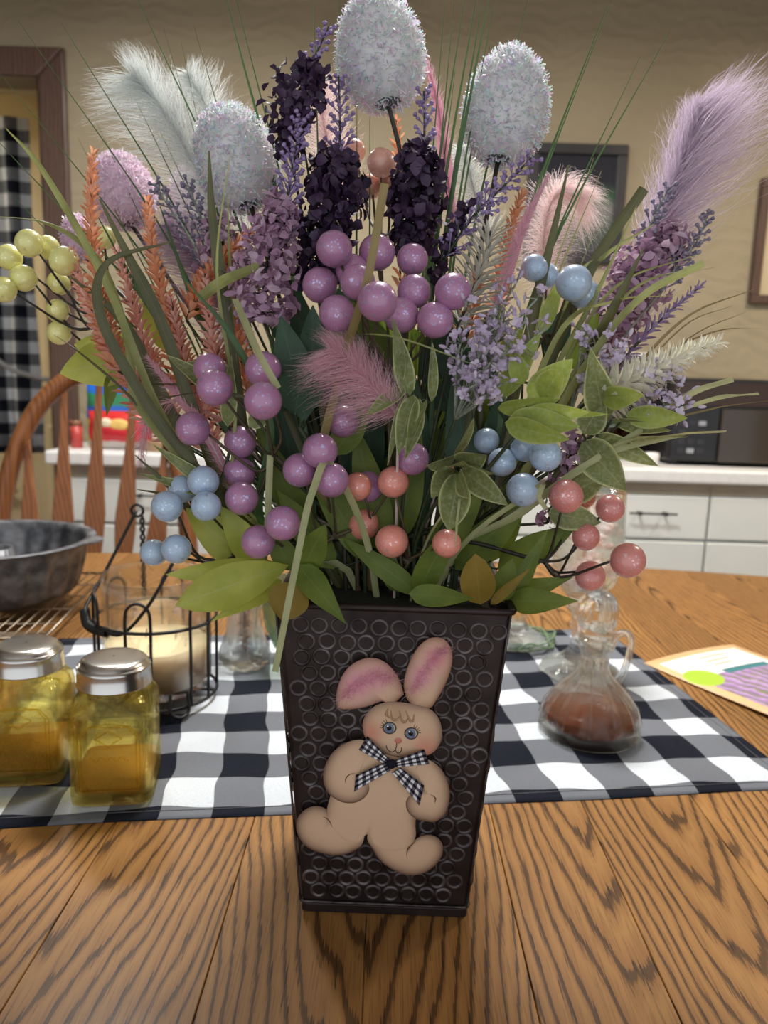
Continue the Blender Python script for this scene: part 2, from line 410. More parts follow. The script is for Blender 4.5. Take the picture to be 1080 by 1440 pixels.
# ---- counter along the back wall
cf = 1.66; CX0 = float(on(68, 632, .91)[0]); CX1 = 2.6
b = MB(); b.box((CX0, cf, .868), (CX1, WY - .002, .91)); ct = b.build('countertop', m_top, smooth=False); bevel(ct, .008, 3)
tag(ct, 'long white laminate worktop with a rounded front edge', 'countertop')
units = [(CX0 + .06, -.44), (-.43, .19), (.20, .959), (.9605, 1.75), (1.76, 2.58)]
ulab = ['white base cabinet behind the wooden chair, under the snack bags', 'white base cabinet hidden behind the flower vase', 'white base cabinet with a dark bar handle on its drawer', 'white base cabinet under the black microwave', 'white base cabinet at the far end beyond the microwave']
for (x0, x1), lb in zip(units, ulab):
    t = thing('base_cabinet', lb, 'cabinet', ((x0 + x1) / 2, cf + .3, 0), 'white kitchen base cabinets')
    b = MB(); b.box((x0, cf + .04, .09), (x1, WY - .004, .8665)); o = b.build('body', m_white, t, False)
    b = MB(); b.box((x0, cf + .025, .832), (x1, cf + .045, .8665)); b.build('top_rail', m_trimb, t, False)
    b = MB(); b.box((x0 + .01, cf + .1, 0), (x1 - .01, WY - .05, .09)); b.build('toe_kick', m_black, t, False)
    b = MB(); b.box((x0 + .003, cf + .018, .698), (x1 - .003, cf + .04, .828)); d = b.build('drawer', m_white, t, False); bevel(d, .004)
    hz = .785; hx = (x0 + x1) / 2
    if x0 > .1 and x0 < .5: hx = float(at(918, 722, cf)[0]); hz = float(at(918, 722, cf)[2])
    b = MB(); b.tube([(hx - .07, cf - .008, hz), (hx + .07, cf - .008, hz)], [.003, .0045, .0055, .0045, .003], 8)
    for sx in (-.038, .038): b.tube([(hx + sx, cf + .02, hz), (hx + sx, cf - .008, hz)], .004, 8); b.ball(A(hx + sx, cf - .008, hz), .0065)
    b.build('handle', m_iron, d)
    n = 2 if x1 - x0 > .55 else 1
    for i in range(n):
        a0 = x0 + .003 + (x1 - x0 - .003) * i / n; a1 = x0 + (x1 - x0 - .003) * (i + 1) / n
        b = MB(); b.box((a0, cf + .018, .10), (a1, cf + .04, .69)); d = b.build('cabinet_door', m_white, t, False); bevel(d, .004)

# ---- black microwave
mwY = 1.78
p0 = at(936, 652, mwY); p1 = at(936, 530, mwY); mx0 = float(p0[0]); mh = float(p1[2]); mx1 = mx0 + .55
t = thing('microwave', 'black microwave oven with a reflective glass door on the worktop', 'microwave', ((mx0 + mx1) / 2, mwY + .2, .91))
b = MB(); b.box((mx0, mwY, .922), (mx1, mwY + .36, mh)); o = b.build('body', m_black, t, False); bevel(o, .01, 3)
for fx in (mx0 + .04, mx1 - .04):
    for fy in (mwY + .04, mwY + .32):
        b = MB(); b.lathe([(.015, 0), (.015, .014)], A(fx, fy, .9102), 12); b.build('foot', m_black, t)
wx0 = float(at(1012, 600, mwY)[0]); z0 = float(at(1030, 655, mwY)[2]) + .01; z1 = float(at(1030, 575, mwY)[2])
m_mwg = NT('dark_glass'); m_mwg.set(color=(.045, .034, .026), rough=.09, spec=.4); m_mwg = m_mwg.m
b = MB(); b.box((wx0, mwY - .012, z0), (mx1 - .01, mwY + .001, z1)); dd = b.build('door_window', m_mwg, t, False); bevel(dd, .003)
b = MB(); b.box((mx0 + .004, mwY - .008, z1 + .008), (mx1 - .004, mwY + .001, mh - .012)); b.build('top_panel', simple('brown_plastic', (.035, .018, .012), .35), t, False)
b = MB(); b.box((mx0 + .008, mwY - .010, .935), (wx0 - .01, mwY + .001, z1)); cp = b.build('control_panel', m_black, t, False)
for i in range(3):
    for j in range(4):
        b = MB(); bx0 = mx0 + .025 + i * .03; bz = .95 + j * .028
        b.box((bx0, mwY - .0125, bz), (bx0 + .022, mwY - .009, bz + .014)); b.build('button', m_grey if (i, j) in ((1, 0), (2, 3)) else simple('button_black', (.03, .03, .034), .4), cp, False)
# coffee maker standing left of it (dark, pale lid)
cm = at(884, 600, 1.98)
t = thing('coffee_maker', 'dark brown coffee maker with a pale lid behind the microwave', 'coffee maker', (cm[0], 1.98, .91))
zt = float(at(905, 497, 1.98)[2])
b = MB(); b.box((cm[0] - .06, 1.93, .9098), (cm[0] + .05, 2.12, .94)); b.box((cm[0] - .06, 2.03, .94), (cm[0] + .05, 2.12, zt - .1)); b.box((cm[0] - .06, 1.92, zt - .1), (cm[0] + .05, 2.12, zt - .02)); o = b.build('body', simple('coffee_brown', (.03, .022, .018), .4), t, False); bevel(o, .008)
b = MB(); b.box((cm[0] - .055, 1.925, zt - .02), (cm[0] + .045, 2.10, zt)); o = b.build('lid', m_grey, t, False); bevel(o, .005)
b = MB(); b.lathe([(.001, 0), (.04, 0), (.045, .05), (.035, .09), (.03, .1)], A(cm[0] - .005, 1.985, .941), 20); b.build('carafe', clearglass('carafe_glass', (.5, .35, .25)), t)
# small white canister
wc = at(920, 640, 1.72); b = MB(); b.lathe([(.001, 0), (.02, 0), (.022, .035), (.02, .04), (.001, .042)], A(wc[0], 1.74, .9098), 20); tag(b.build('canister', m_top), 'small white canister on the worktop beside the microwave', 'canister')

# ---- pictures on the wall
m_blackframe = simple('black_frame', (.018, .016, .018), .4, .2, 30)
def picture(x0, y0, x1, y1, label, fm, pm, w):
    a = at(x0, y0, WY - .02); c = at(x1, y1, WY - .02); X0, X1, Z0, Z1 = a[0], c[0], c[2], a[2]
    t = thing('picture', label, 'picture', ((X0 + X1) / 2, WY - .01, Z0))
    for (q0, q1) in (((X0, Z1 - w), (X1, Z1)), ((X0, Z0), (X1, Z0 + w)), ((X0, Z0 + w), (X0 + w, Z1 - w)), ((X1 - w, Z0 + w), (X1, Z1 - w))):
        b = MB(); b.box((q0[0], WY - .028, q0[1]), (q1[0], WY - .001, q1[1])); o = b.build('frame_rail', fm, t, False); bevel(o, .003)
    b = MB(); b.box((X0 + w, WY - .014, Z0 + w), (X1 - w, WY - .002, Z1 - w)); b.build('print', pm, t, False)
mp = NT('landscape_print'); mp.set(rough=.2)
_s = mp.sep(mp.coord('Generated')); mp.col(mp.ramp(mp.math('ADD', _s[2], mp.math('MULTIPLY', mp.noise(mp.coord(), 9, 3), .35)), [(.15, (.05, .045, .05)), (.45, (.06, .09, .06)), (.6, (.22, .21, .2)), (.75, (.05, .11, .055)), (.95, (.02, .02, .03))])); mp = mp.m
picture(745, 200, 871, 372, 'black framed dark landscape picture behind the pink feathers', m_blackframe, mp, .035)
picture(1073, 250, 1180, 430, 'brown wood framed picture beyond the lavender plume', m_casing, m_cream, .03)

# ---- snacks on the left of the counter
def packet(name, label, cat, P, wd, h, dp, mat, seal=None, emblem=None):
    t = thing(name, label, cat, (P[0], P[1], P[2]))
    b = MB(); V = []; n = 14
    for k in range(n + 1):
        s_ = k / n; puff = math.sin(math.pi * s_) ** .55
        for j in range(20):
            a = 2 * math.pi * j / 20
            V.append((P[0] + wd / 2 * math.copysign(abs(math.cos(a)) ** .6, math.cos(a)) * (.97 + .03 * puff), P[1] + dp / 2 * max(.03, puff) * math.copysign(abs(math.sin(a)) ** .9, math.sin(a)) + .004 * math.sin(a * 5 + k), P[2] + h * s_))
    f = [(k * 20 + j, k * 20 + (j + 1) % 20, (k + 1) * 20 + (j + 1) % 20, (k + 1) * 20 + j) for k in range(n) for j in range(20)]
    b.add(V, f); b.build('bag', mat, t)
    for z in (P[2], P[2] + h - .012):
        b = MB(); b.box((P[0] - wd / 2, P[1] - .003, z), (P[0] + wd / 2, P[1] + .003, z + .012)); b.build('seal', seal or mat, t, False)
    if emblem:
        for (dx, dz, rx, rz, em) in emblem:
            b = MB(); b.ball(A(P[0] + dx, P[1] - dp / 2 + .004, P[2] + dz), (rx, .006, rz), 20, 8); b.build('emblem', em, t)
def zramp(name, stops, rough=.3):
    m = NT(name); m.set(rough=rough); s_ = m.sep(m.coord('Generated')); m.col(m.ramp(m.math('ADD', s_[2], m.math('MULTIPLY', m.math('SUBTRACT', m.noise(m.coord(), 25, 2), .5), .12)), stops, 'CONSTANT')); return m.m
pk = at(168, 640, 1.84); k1 = A(pk[0], 1.85, .9095)
packet('snack_bag', 'blue and yellow snack bag standing behind the red bag', 'snack bag', k1, .20, float(at(168, 535, 1.85)[2]) - .91, .06, zramp('blue_bag', [(0, (.75, .62, .05)), (.42, (.02, .12, .52)), (.62, (.03, .22, .1)), (.8, (.02, .14, .6))]))
rk = at(170, 640, 1.76); k2 = A(rk[0], 1.765, .9095)
rh = float(at(170, 578, 1.765)[2]) - .91
packet('snack_bag', 'red snack bag with a golden oval lying before the blue bag', 'snack bag', k2, .19, rh, .07, zramp('red_bag', [(0, (.5, .45, .42)), (.22, (.55, .02, .03)), (.8, (.6, .03, .03))]), emblem=[(.005, rh * .66, .032, .018, simple('chip_gold', (.85, .55, .16), .5)), (-.035, rh * .7, .022, .015, simple('cream_dot', (.8, .7, .5), .5))])
rc = at(108, 620, 1.77); t = thing('spice_tin', 'small red tin with brown lid beside the red snack bag', 'tin', (rc[0], 1.77, .91))
rh2 = float(at(108, 592, 1.77)[2]) - .91
b = MB(); b.lathe([(.001, 0), (.018, 0), (.018, rh2 * .85), (.001, rh2 * .85)], A(rc[0], 1.77, .9097), 20); b.build('can', simple('red_tin', (.5, .06, .05), .4), t)
b = MB(); b.lathe([(.001, 0), (.019, 0), (.019, rh2 * .17), (.001, rh2 * .17)], A(rc[0], 1.77, .9097 + rh2 * .85), 20); b.build('lid', simple('brown_lid', (.25, .1, .05), .4), t)
sc = at(225, 660, 1.75); b = MB(); b.lathe([(.001, 0), (.05, 0), (.062, .03), (.06, .034), (.047, .005), (.001, .004)], A(sc[0], 1.76, .9097), 24); tag(b.build('bowl', simple('brown_bowl', (.35, .22, .12), .4)), 'small brown bowl on the worktop behind the pink feather', 'bowl')

# ---- ceiling lamps (out of frame, they light the room)
def ceiling_lamp(x, y, z, W, c, r, label):
    t = thing('ceiling_lamp', label, 'lamp', (x, y, z))
    b = MB(); b.lathe([(.001, .14), (r * .5, .14), (r + .02, .10), (r + .03, .02), (r + .012, .0), (r, .03), (.001, .03)], A(x, y, z), 32); b.build('housing', m_white, t)
    e = NT('lamp_diffuser'); e.set(color=(1, 1, 1), emit=c, es=3.0)
    b = MB(); b.lathe([(.001, .012), (r, .022), (r, .028), (.001, .028)], A(x, y, z), 32); b.build('diffuser', e.m, t)
    ld = bpy.data.lights.new('lamp', 'AREA'); ld.shape = 'DISK'; ld.size = 2 * r; ld.energy = W; ld.color = c
    lo = bpy.data.objects.new('lamp_light', ld); C.link(lo); lo.parent = t; lo.location = (0, 0, -.004)
ceiling_lamp(*TABLE_LAMP, .17, 'round white ceiling lamp over the dining table')
ceiling_lamp(*KITCHEN_LAMPS[0], .14, 'round warm ceiling lamp over the worktop by the microwave')
ceiling_lamp(*KITCHEN_LAMPS[1], .14, 'round ceiling lamp over the worktop by the doorway')
ceiling_lamp(*KITCHEN_LAMPS[2], .14, 'added unseen ceiling lamp brightening the room beyond the doorway')  # added out of view to brighten what shows through the doorway

# ================================================================== the table
m_oak = woodmat('oak', (.335, .170, .053), (.235, .108, .032), (.022, .010, .005), 135)
tb = thing('dining_table', 'golden oak oval dining table with strong dark grain', 'table', (0, .36, 0))
TCY = .36
def outline(x): return .745 * (1 - min(1, abs(x) / 1.5) ** 2.6) ** (1 / 2.6)
xs = [-1.5]; rr_ = random.Random(3)
while xs[-1] < 1.42: xs.append(xs[-1] + rr_.uniform(.085, .13))
xs[-1] = 1.5; rot = math.radians(0)
for i in range(len(xs) - 1):
    x0, x1 = xs[i] + .00025, xs[i + 1] - .00025; g = np.linspace(x0, x1, 5)
    up = [(x, TCY + outline(x)) for x in g]; dn = [(x, TCY - outline(x)) for x in g[::-1]]
    poly = up + dn; n = len(poly); ins = .0006
    cx = (x0 + x1) / 2
    b = MB(); V = []
    for z, k in ((T - .028, 1), (T - .0008, 1), (T, 0)):
        for (x, y) in poly: V.append((x + (0 if k else (ins if x < cx else -ins) * (0 if abs(x - cx) < 1e-6 else 1)), y + (0 if k else -math.copysign(ins, y - TCY)), z))
    f = [tuple(range(n)), tuple(range(3 * n - 1, 2 * n - 1, -1))] + [(k * n + j, k * n + n + j, k * n + n + (j + 1) % n, k * n + (j + 1) % n) for k in range(2) for j in range(n)]
    b.add(V, f)
    # own origin per board so each carries its own figure
    o = b.build('board', m_oak, tb, False)
    sh = Vector((cx, TCY, T)) - Vector(WL[tb.name]); me = o.data; me.transform(Matrix.Translation(-sh)); o.location = sh
b = MB(); b.box((-.95, TCY - .42, T - .10), (.95, TCY - .39, T - .0285)); b.box((-.95, TCY + .39, T - .10), (.95, TCY + .42, T - .0285)); b.box((-.95, TCY - .39, T - .10), (-.92, TCY + .39, T - .0285)); b.box((.92, TCY - .39, T - .10), (.95, TCY + .39, T - .0285)); b.build('apron', m_oak, tb, False)
for sx in (-.5, .5):
    b = MB(); b.lathe([(.001, T - .101), (.10, T - .101), (.09, T - .15), (.05, T - .22), (.075, T - .36), (.055, .28), (.08, .2), (.08, .12), (.001, .12)], A(sx, TCY, 0), 28); b.build('pedestal', m_oak, tb)
    for sy in (-1, 1):
        b = MB(); b.tube(spline([(sx, TCY + sy * .05, .17), (sx, TCY + sy * .2, .14), (sx, TCY + sy * .36, .035)], 6), [.04, .035, .03], 10); b.build('foot', m_oak, tb)

# ---- checked runner
e1 = unit(A(-.73, -.104, 0)); e2 = A(e1[1], -e1[0], 0); e2 = e2 if e2[1] > 0 else -e2
RC = A(.432, .143, T); RL, RW = .862, .502
m_run = gingham('checked_runner', .0952, .1004, (.0475 - .025) / .0952, (.0502 - .016) / .1004, kind='attr')
b = MB(); nu, nv = 130, 76; V = []; cl = []; f = []
def wv(u, v):
    e = min(u, RL - u, v, RW - v)
    h = .0014 * (math.sin(v * 62 + 1.2 * math.sin(u * 9)) + 1) * min(1, e / .03) + .0010 * (math.sin(u * 30 + v * 11) + 1) * min(1, e / .05)
    return h
for i in range(nu + 1):
    for j in range(nv + 1):
        u, v = RL * i / nu, RW * j / nv
        p = RC + e1 * u + e2 * v; ed = .0012 * math.sin(u * 21) if j in (0, nv) else 0
        V.append(p + A(0, 0, .0011 + wv(u, v)) + e2 * ed)
        cl.append((u + .0022 * math.sin(v * 33 + u * 7) + .0012 * math.sin(v * 90), v + .0026 * math.sin(u * 36 + 1.3 * math.sin(v * 20)) + .0012 * math.sin(u * 95 + v * 8), 0))
for i in range(nu):
    for j in range(nv): a = i * (nv + 1) + j; f.append((a, a + 1, a + nv + 2, a + nv + 1))
b.add(V, f, cl)
run = b.build('cloth', m_run, loc=None); run.name = 'table_runner'; WL['table_runner'] = (0, 0, 0)
so = run.modifiers.new('solid', 'SOLIDIFY'); so.thickness = .0009; so.offset = -1
tag(run, 'black and white buffalo check table runner lying on the oak table', 'table runner')
b = MB(); off = .0125
for (ua, va, ub, vb) in ((.0, off, RL, off), (.0, RW - off, RL, RW - off), (off, 0, off, RW)):
    b.tube([RC + e1 * (ua + (ub - ua) * t_) + e2 * (va + (vb - va) * t_) + A(0, 0, .0014 + wv(ua + (ub - ua) * t_, va + (vb - va) * t_)) for t_ in np.linspace(0, 1, 90)], .00035, 4)
b.build('hem_stitch', simple('grey_thread', (.12, .12, .13), .8), run)

# ---- Windsor chair across the table
m_chair = woodmat('chair_wood', (.29, .115, .042), (.21, .078, .028), (.10, .038, .016), 90, axis=2, rough=.35)
CY_ = 1.28
pk = at(118, 522, CY_); ccx, ztop = float(pk[0]), float(pk[2])
ch = thing('windsor_chair', 'brown wooden bow-back Windsor chair across the table by the doorway', 'chair', (ccx, CY_ - .18, 0))
SZ = .45; hw = .245
def bow(a):                                   # a: 0..pi
    return A(ccx + hw * math.cos(a), CY_ + .10 * math.sin(a), SZ + (ztop - SZ) * math.sin(a) ** .62)
b = MB(); pts = [bow(a) for a in np.linspace(0.0, math.pi, 49)]
b.tube(pts, .0225, 10); b.build('bow', m_chair, ch)
for i in range(7):
    xx = ccx + (i - 3) * .0805 * 1.13 * .98
    a = math.acos(max(-1, min(1, (xx - ccx) / hw * .985))); tp = bow(a); tp[2] -= .008
    bt = A(ccx + (xx - ccx) * .78, CY_ - .03, SZ)
    L = np.array([bt + (tp - bt) * t_ for t_ in np.linspace(0, 1, 15)])
    wds = np.interp(np.linspace(0, 1, 15), [0, .2, .48, .8, 1], [.014, .022, .056, .021, .014])
    V = []; cl = []
    for p, w_ in zip(L, wds):
        V += [p + A(-w_ / 2, -.005, 0), p + A(w_ / 2, -.005, 0), p + A(w_ / 2, .005, 0), p + A(-w_ / 2, .005, 0)]
    f = [(k * 4 + j, k * 4 + (j + 1) % 4, k * 4 + 4 + (j + 1) % 4, k * 4 + 4 + j) for k in range(14) for j in range(4)]
    b = MB(); b.add(V, f); o = b.build('spindle', m_chair, ch, False); bevel(o, .003)
b = MB(); V = []
for z in (SZ - .035, SZ - .008, SZ):
    k = 1 if z < SZ - .001 else .96
    for j in range(28):
        a = 2 * math.pi * j / 28; V.append((ccx + .24 * k * math.copysign(abs(math.cos(a)) ** .7, math.cos(a)), CY_ - .18 + .22 * k * math.copysign(abs(math.sin(a)) ** .7, math.sin(a)), z))
b.add(V, [tuple(range(27, -1, -1)), tuple(range(56, 84))] + [(k * 28 + j, k * 28 + (j + 1) % 28, k * 28 + 28 + (j + 1) % 28, k * 28 + 28 + j) for k in range(2) for j in range(28)]); b.build('seat', m_chair, ch)
for sx in (-1, 1):
    for sy in (-1, 1):
        b = MB(); b.tube([(ccx + sx * (.15 + .06 * t_), CY_ - .18 + sy * (.13 + .06 * t_), (SZ - .03) * (1 - t_)) for t_ in np.linspace(0, 1, 9)], [.014, .02, .015, .022, .018, .012], 10); b.build('leg', m_chair, ch)
b = MB(); b.tube([(ccx - .185, CY_ - .18, .18), (ccx + .185, CY_ - .18, .18)], .011, 8)
for sx in (-1, 1): b.tube([(ccx + sx * .185, CY_ - .345, .18), (ccx + sx * .185, CY_ - .015, .18)], .011, 8)
b.build('stretcher', m_chair, ch)
# ================================================================== things on the table
m_steel = NT('brushed_steel'); m_steel.set(color=(.62, .60, .57), metal=1.0, rough=.24); m_steel.bump(m_steel.noise(m_steel.coord(), 200, 2), .05, .0005); m_steel = m_steel.m
m_amber = clearglass('amber_glass', (.99, .945, .66), .62)
m_amberd = NT('amber_inner'); m_amberd = clearglass('amber_glass_thick', (.99, .93, .58), .7)
def rsq(h, k, n=40):
    """rounded square ring of half width h; k roundness exponent"""
    out = []
    for j in range(n):
        a = 2 * math.pi * j / n; c, s_ = math.cos(a), math.sin(a)
        r = h / (abs(c) ** k + abs(s_) ** k) ** (1 / k); out.append((r * c, r * s_))
    return out
def loft(b, rings, cen, rz, capb=True, capt=True, n=40):
    V = []; ca, sa = math.cos(rz), math.sin(rz)
    for (h, k, z) in rings:
        for (x, y) in rsq(h, k, n): V.append((cen[0] + x * ca - y * sa, cen[1] + x * sa + y * ca, cen[2] + z))
    m = len(rings)
    f = [(i * n + j, i * n + (j + 1) % n, (i + 1) * n + (j + 1) % n, (i + 1) * n + j) for i in range(m - 1) for j in range(n)]
    if capb: f.append(tuple(range(n - 1, -1, -1)))
    if capt: f.append(tuple(range((m - 1) * n, m * n)))
    b.add(V, f)
def jar(cx, cy, rz, fill, fcol, label):
    z0 = T + .0058; H = .116
    t = thing('spice_jar', label, 'jar', (cx, cy, z0), 'square amber jars with steel lids')
    c = A(cx, cy, z0); h = .0375
    outer = [(h * .90, 8, 0), (h * .985, 9, .004), (h, 9, .010), (h * .985, 9, .05), (h, 9, .085), (h * .97, 7, .092), (h * .88, 3.5, .100), (h * .80, 2.2, .105), (h * .80, 2, H)]
    b = MB(); loft(b, outer, c, rz, True, False)
    inner = [(h * .72, 2, H), (h * .72, 2, .104), (h * .80, 3.5, .098), (h * .90, 6, .090), (h * .92, 8, .084), (h * .905, 8, .05), (h * .92, 8, .014), (h * .84, 7, .008)]
    n0 = b.n; loft(b, inner, c, rz, False, True)
    b.f.extend([(8 * 40 + j, n0 + j, n0 + (j + 1) % 40, 8 * 40 + (j + 1) % 40) for j in range(40)]); b.mi.extend([0] * 40)
    b.build('glass', m_amber, t)
    b = MB(); loft(b, [(h * .82, 7, .009), (h * .895, 8, .015), (h * .885, 8, fill * .6), (h * .885, 8, fill), (h * .5, 6, fill + .003)], c, rz)
    b.build('contents', fcol, t)
    # moulded panel and ornament on the front and back
    ca, sa = math.cos(rz), math.sin(rz)
    for sg in (-1, 1):
        b = MB(); Wd = lambda x, z: A(cx + x * ca - sg * (h + .0002) * sa * 1.0 * 1, cy + x * sa + sg * (h + .0002) * ca, z0 + z)
        for q in (.027, .024):
            b.tube([Wd(x, z) for x, z in ((-q, .018), (-q, .070), (-q * .7, .079), (0, .082 - (.027 - q)), (q * .7, .079), (q, .070), (q, .018), (-q, .018))], .0007, 5)
        b.tube([Wd(x, z) for x, z in ((-.012, .068), (-.005, .064), (0, .060), (.005, .064), (.012, .068), (.005, .072), (0, .0755), (-.005, .072), (-.012, .068))], .0007, 5)
        b.tube([Wd(x, .048 + .0022 * math.sin(x * 700)) for x in np.linspace(-.017, .017, 30)], .0006, 5)
        b.build('embossed_panel', m_amberd, t)
    b = MB(); b.lathe([(.001, .1328), (.015, .1327), (.0242, .1322), (.0262, .1318), (.0292, .1302), (.0312, .1275), (.0318, .1262), (.0330, .1258), (.0336, .123), (.0328, .120), (.0336, .117), (.0336, .110), (.0343, .1085), (.0343, .1075), (.0322, .1075), (.0322, .124), (.001, .126)], c, 40); ld = b.build('lid', m_steel, t)
    return t
m_bs = simple('light_brown_sugar', (.32, .19, .095), .95, .2, 900, .3)
m_pep = simple('dark_ground_spice', (.22, .12, .045), .95, .35, 700, .3)
q0 = on(97, 1139, T + .006); q1 = on(213, 1133, T + .006); rz = math.radians(9)
jc = (q0 + q1) / 2 + A(-math.sin(rz), math.cos(rz), 0) * .0375
jar(float(jc[0]), float(jc[1]), rz, .027, m_bs, 'amber square glass jar half full of light brown sugar')
q1 = on(76, 1110, T + .006); jc2 = q1 + A(-.0375 * math.cos(rz), .0375, 0)
jar(float(jc2[0]), float(jc2[1]), rz, .034, m_pep, 'amber square glass jar filled with dark ground spice')

# ---- candle in a black wire caddy
bz = T + .0058; foot = on(288, 1006, T); cc = A(-.283, .312, bz)
m_cg = clearglass('candle_glass', (.98, .98, .97), .7)
t = thing('jar_candle', 'cream three-wick candle in a round clear glass', 'candle', cc + A(0, 0, .012))
G = cc + A(0, 0, .014); R = .0635
b = MB(); b.lathe([(.001, 0), (R * .9, 0), (R, .006), (R, .11), (R * .99, .136), (R * 1.0, .142), (R * .965, .142), (R * .955, .11), (R * .955, .012), (.001, .010)], G, 48); b.build('glass', m_cg, t)
m_wax = NT('wax'); m_wax.set(rough=.5, sss=.15); _s = m_wax.sep(m_wax.coord('Generated')); m_wax.col(m_wax.ramp(_s[2], [(0, (.34, .22, .12)), (.35, (.42, .28, .15)), (.75, (.52, .36, .19)), (.93, (.80, .65, .38))])); m_wax = m_wax.m
b = MB(); b.lathe([(.001, .011), (R * .945, .0125), (R * .95, .058), (R * .8, .057), (.001, .056)], G, 40); b.build('wax', m_wax, t)
for a in (.4, 2.5, 4.6):
    b = MB(); p = G + A(.022 * math.cos(a), .022 * math.sin(a), .056); b.tube([p, p + A(.0008, 0, .006), p + A(.001, .001, .011)], .0011, 6); b.build('wick', m_iron, t)
t = thing('wire_caddy', 'black wire caddy with a coiled bail handle around the candle', 'candle holder', cc)
r2 = .0715
def ring(b, z, r, rad=.0021): b.tube([cc + A(r * math.cos(a), r * math.sin(a), z) for a in np.linspace(0, 2 * math.pi, 49)], rad, 6, False)
for z in (.010, .104):
    b = MB(); ring(b, z, r2); b.build('ring', m_iron, t)
for k in range(6):
    a0 = k * math.pi / 3 + .52; da = .20
    pts = [(a0 - da, .010), (a0 - da, .07), (a0 - da, .120), (a0 - da * .7, .134), (a0, .139), (a0 + da * .7, .134), (a0 + da, .120), (a0 + da, .07), (a0 + da, .010)]
    b = MB(); b.tube(spline([cc + A(r2 * math.cos(a), r2 * math.sin(a), z) for a, z in pts], 5), .0019, 6); b.build('loop', m_iron, t)
for k in range(3):
    a0 = -.95 + k * 2 * math.pi / 3; d = A(math.cos(a0), math.sin(a0), 0)
    sd = A(-d[1], d[0], 0)
    b = MB(); b.tube(spline([cc + d * r2 - sd * .010 + A(0, 0, .03), cc + d * (r2 + .003) - sd * .011 + A(0, 0, .008), cc + d * (r2 + .008) + A(0, 0, .0022), cc + d * (r2 + .003) + sd * .011 + A(0, 0, .008), cc + d * r2 + sd * .010 + A(0, 0, .03)], 6), .0021, 6); b.build('foot', m_iron, t)
for d in range(3):
    b = MB(); b.tube([cc + A(r2 * math.cos(d * 2.09), r2 * math.sin(d * 2.09), .010), cc + A(0, 0, .010)], .0019, 6); b.build('base_wire', m_iron, t)
# twisted post at the back with an eye, bail handle hanging to the front
ey = at(193, 718, .375); pb = A(float(ey[0]) + .003, .384, cc[2] + .10)
b = MB()
for ph in (0, math.pi): b.tube([A(pb[0] + .0022 * math.cos(ph + s_ * 34), pb[1] + .0022 * math.sin(ph + s_ * 34), pb[2] + (ey[2] - .008 - pb[2]) * s_) for s_ in np.linspace(0, 1, 60)], .0016, 5)
b.tube([ey + A(.0075 * math.cos(a), .0, .0075 * math.sin(a)) for a in np.linspace(0, 2 * math.pi, 25)], .0019, 6, False); b.build('twisted_post', m_iron, t)
hb = [ey + A(.001, -.004, .002), at(150, 800, .34), at(119, 858, .29), at(125, 880, .275), at(150, 890, .26), at(175, 890, .25), at(210, 850, .24), at(243, 792, .24)]
hs = spline(hb, 8); b = MB(); b.tube(hs, .0021, 6); hd = b.build('bail_handle', m_iron, t)
seg = spline(hb[2:5], 30); b = MB(); T_ = np.gradient(seg, axis=0); pts = []
for i, p in enumerate(seg):
    for q in range(4):
        a = (i * 4 + q) * .9; tt = unit(T_[i]); n1 = unit(np.cross(tt, A(0, 0, 1))); n2 = np.cross(tt, n1); pts.append(p + (n1 * math.cos(a) + n2 * math.sin(a)) * .0052 + T_[i] * q / 4)
b.tube(pts, .0011, 5); b.build('coil_grip', m_iron, hd)

# ---- wire cooling rack with a fluted cake pan
zr = T + .022
cA = on(62, 898, zr); cB = on(150, 806, zr); ev = unit(cB - cA); eu = A(-ev[1], ev[0], 0)   # eu points left
RLn = float(np.linalg.norm(cB - cA)); RWd = .40
m_wire = NT('worn_wire'); m_wire.set(color=(.24, .20, .15), metal=1.0, rough=.35); m_wire = m_wire.m
t = thing('cooling_rack', 'wire cooling rack on the oak table under the cake pan', 'cooling rack', A(cA[0], cA[1], T))
cr_ = lambda u, v, z=0: cA + eu * u + ev * v + A(0, 0, z)
b = MB(); b.tube([cr_(0, 0), cr_(RWd, 0), cr_(RWd, RLn), cr_(0, RLn), cr_(0, 0)], .0022, 6); b.build('rim_wire', m_wire, t)
nw = 26
for i in range(1, nw):
    b = MB(); b.tube([cr_(RWd * i / nw, 0, .001), cr_(RWd * i / nw, RLn, .001)], .0011, 5); b.build('wire', m_wire, t)
for i in range(1, 5):
    b = MB(); b.tube([cr_(0, RLn * i / 5, -.002), cr_(RWd, RLn * i / 5, -.002)], .0014, 5); b.build('cross_wire', m_wire, t)
for i in (.012, .02, .03):
    b = MB(); b.tube([cr_(0, i, -.002), cr_(RWd, i, -.002)], .0013, 5); b.build('cross_wire', m_wire, t)
for (u, v) in ((0.003, 0.003), (RWd - .003, .003), (0.003, RLn - .003), (RWd - .003, RLn - .003)):
    b = MB(); b.tube(spline([cr_(u, v), cr_(u, v, -.014), cr_(u, v + .006, -.0205), cr_(u, v + .012, -.014), cr_(u, v + .012, 0)], 5), .002, 6); b.build('foot', m_wire, t)
pz = zr + .0035; PR, PH = .158, .098
pc = at(-4, 848, .645); pc = A(float(pc[0]), .645, pz)
m_pan = NT('worn_pan'); m_pan.set(metal=.35, rough=.45); _n = m_pan.noise(m_pan.coord(), 40, 4); m_pan.col(m_pan.ramp(_n, [(.35, (.055, .058, .066)), (.7, (.22, .225, .24))])); m_pan = m_pan.m
t = thing('cake_pan', 'dark grey fluted metal cake pan on the wire rack', 'cake pan', pc)
fl = lambda a, z: 1 + .022 * math.cos(a * 22) * min(1, max(0, (PH - .006 - z) / .03)) * (1 if z > .004 else .4)
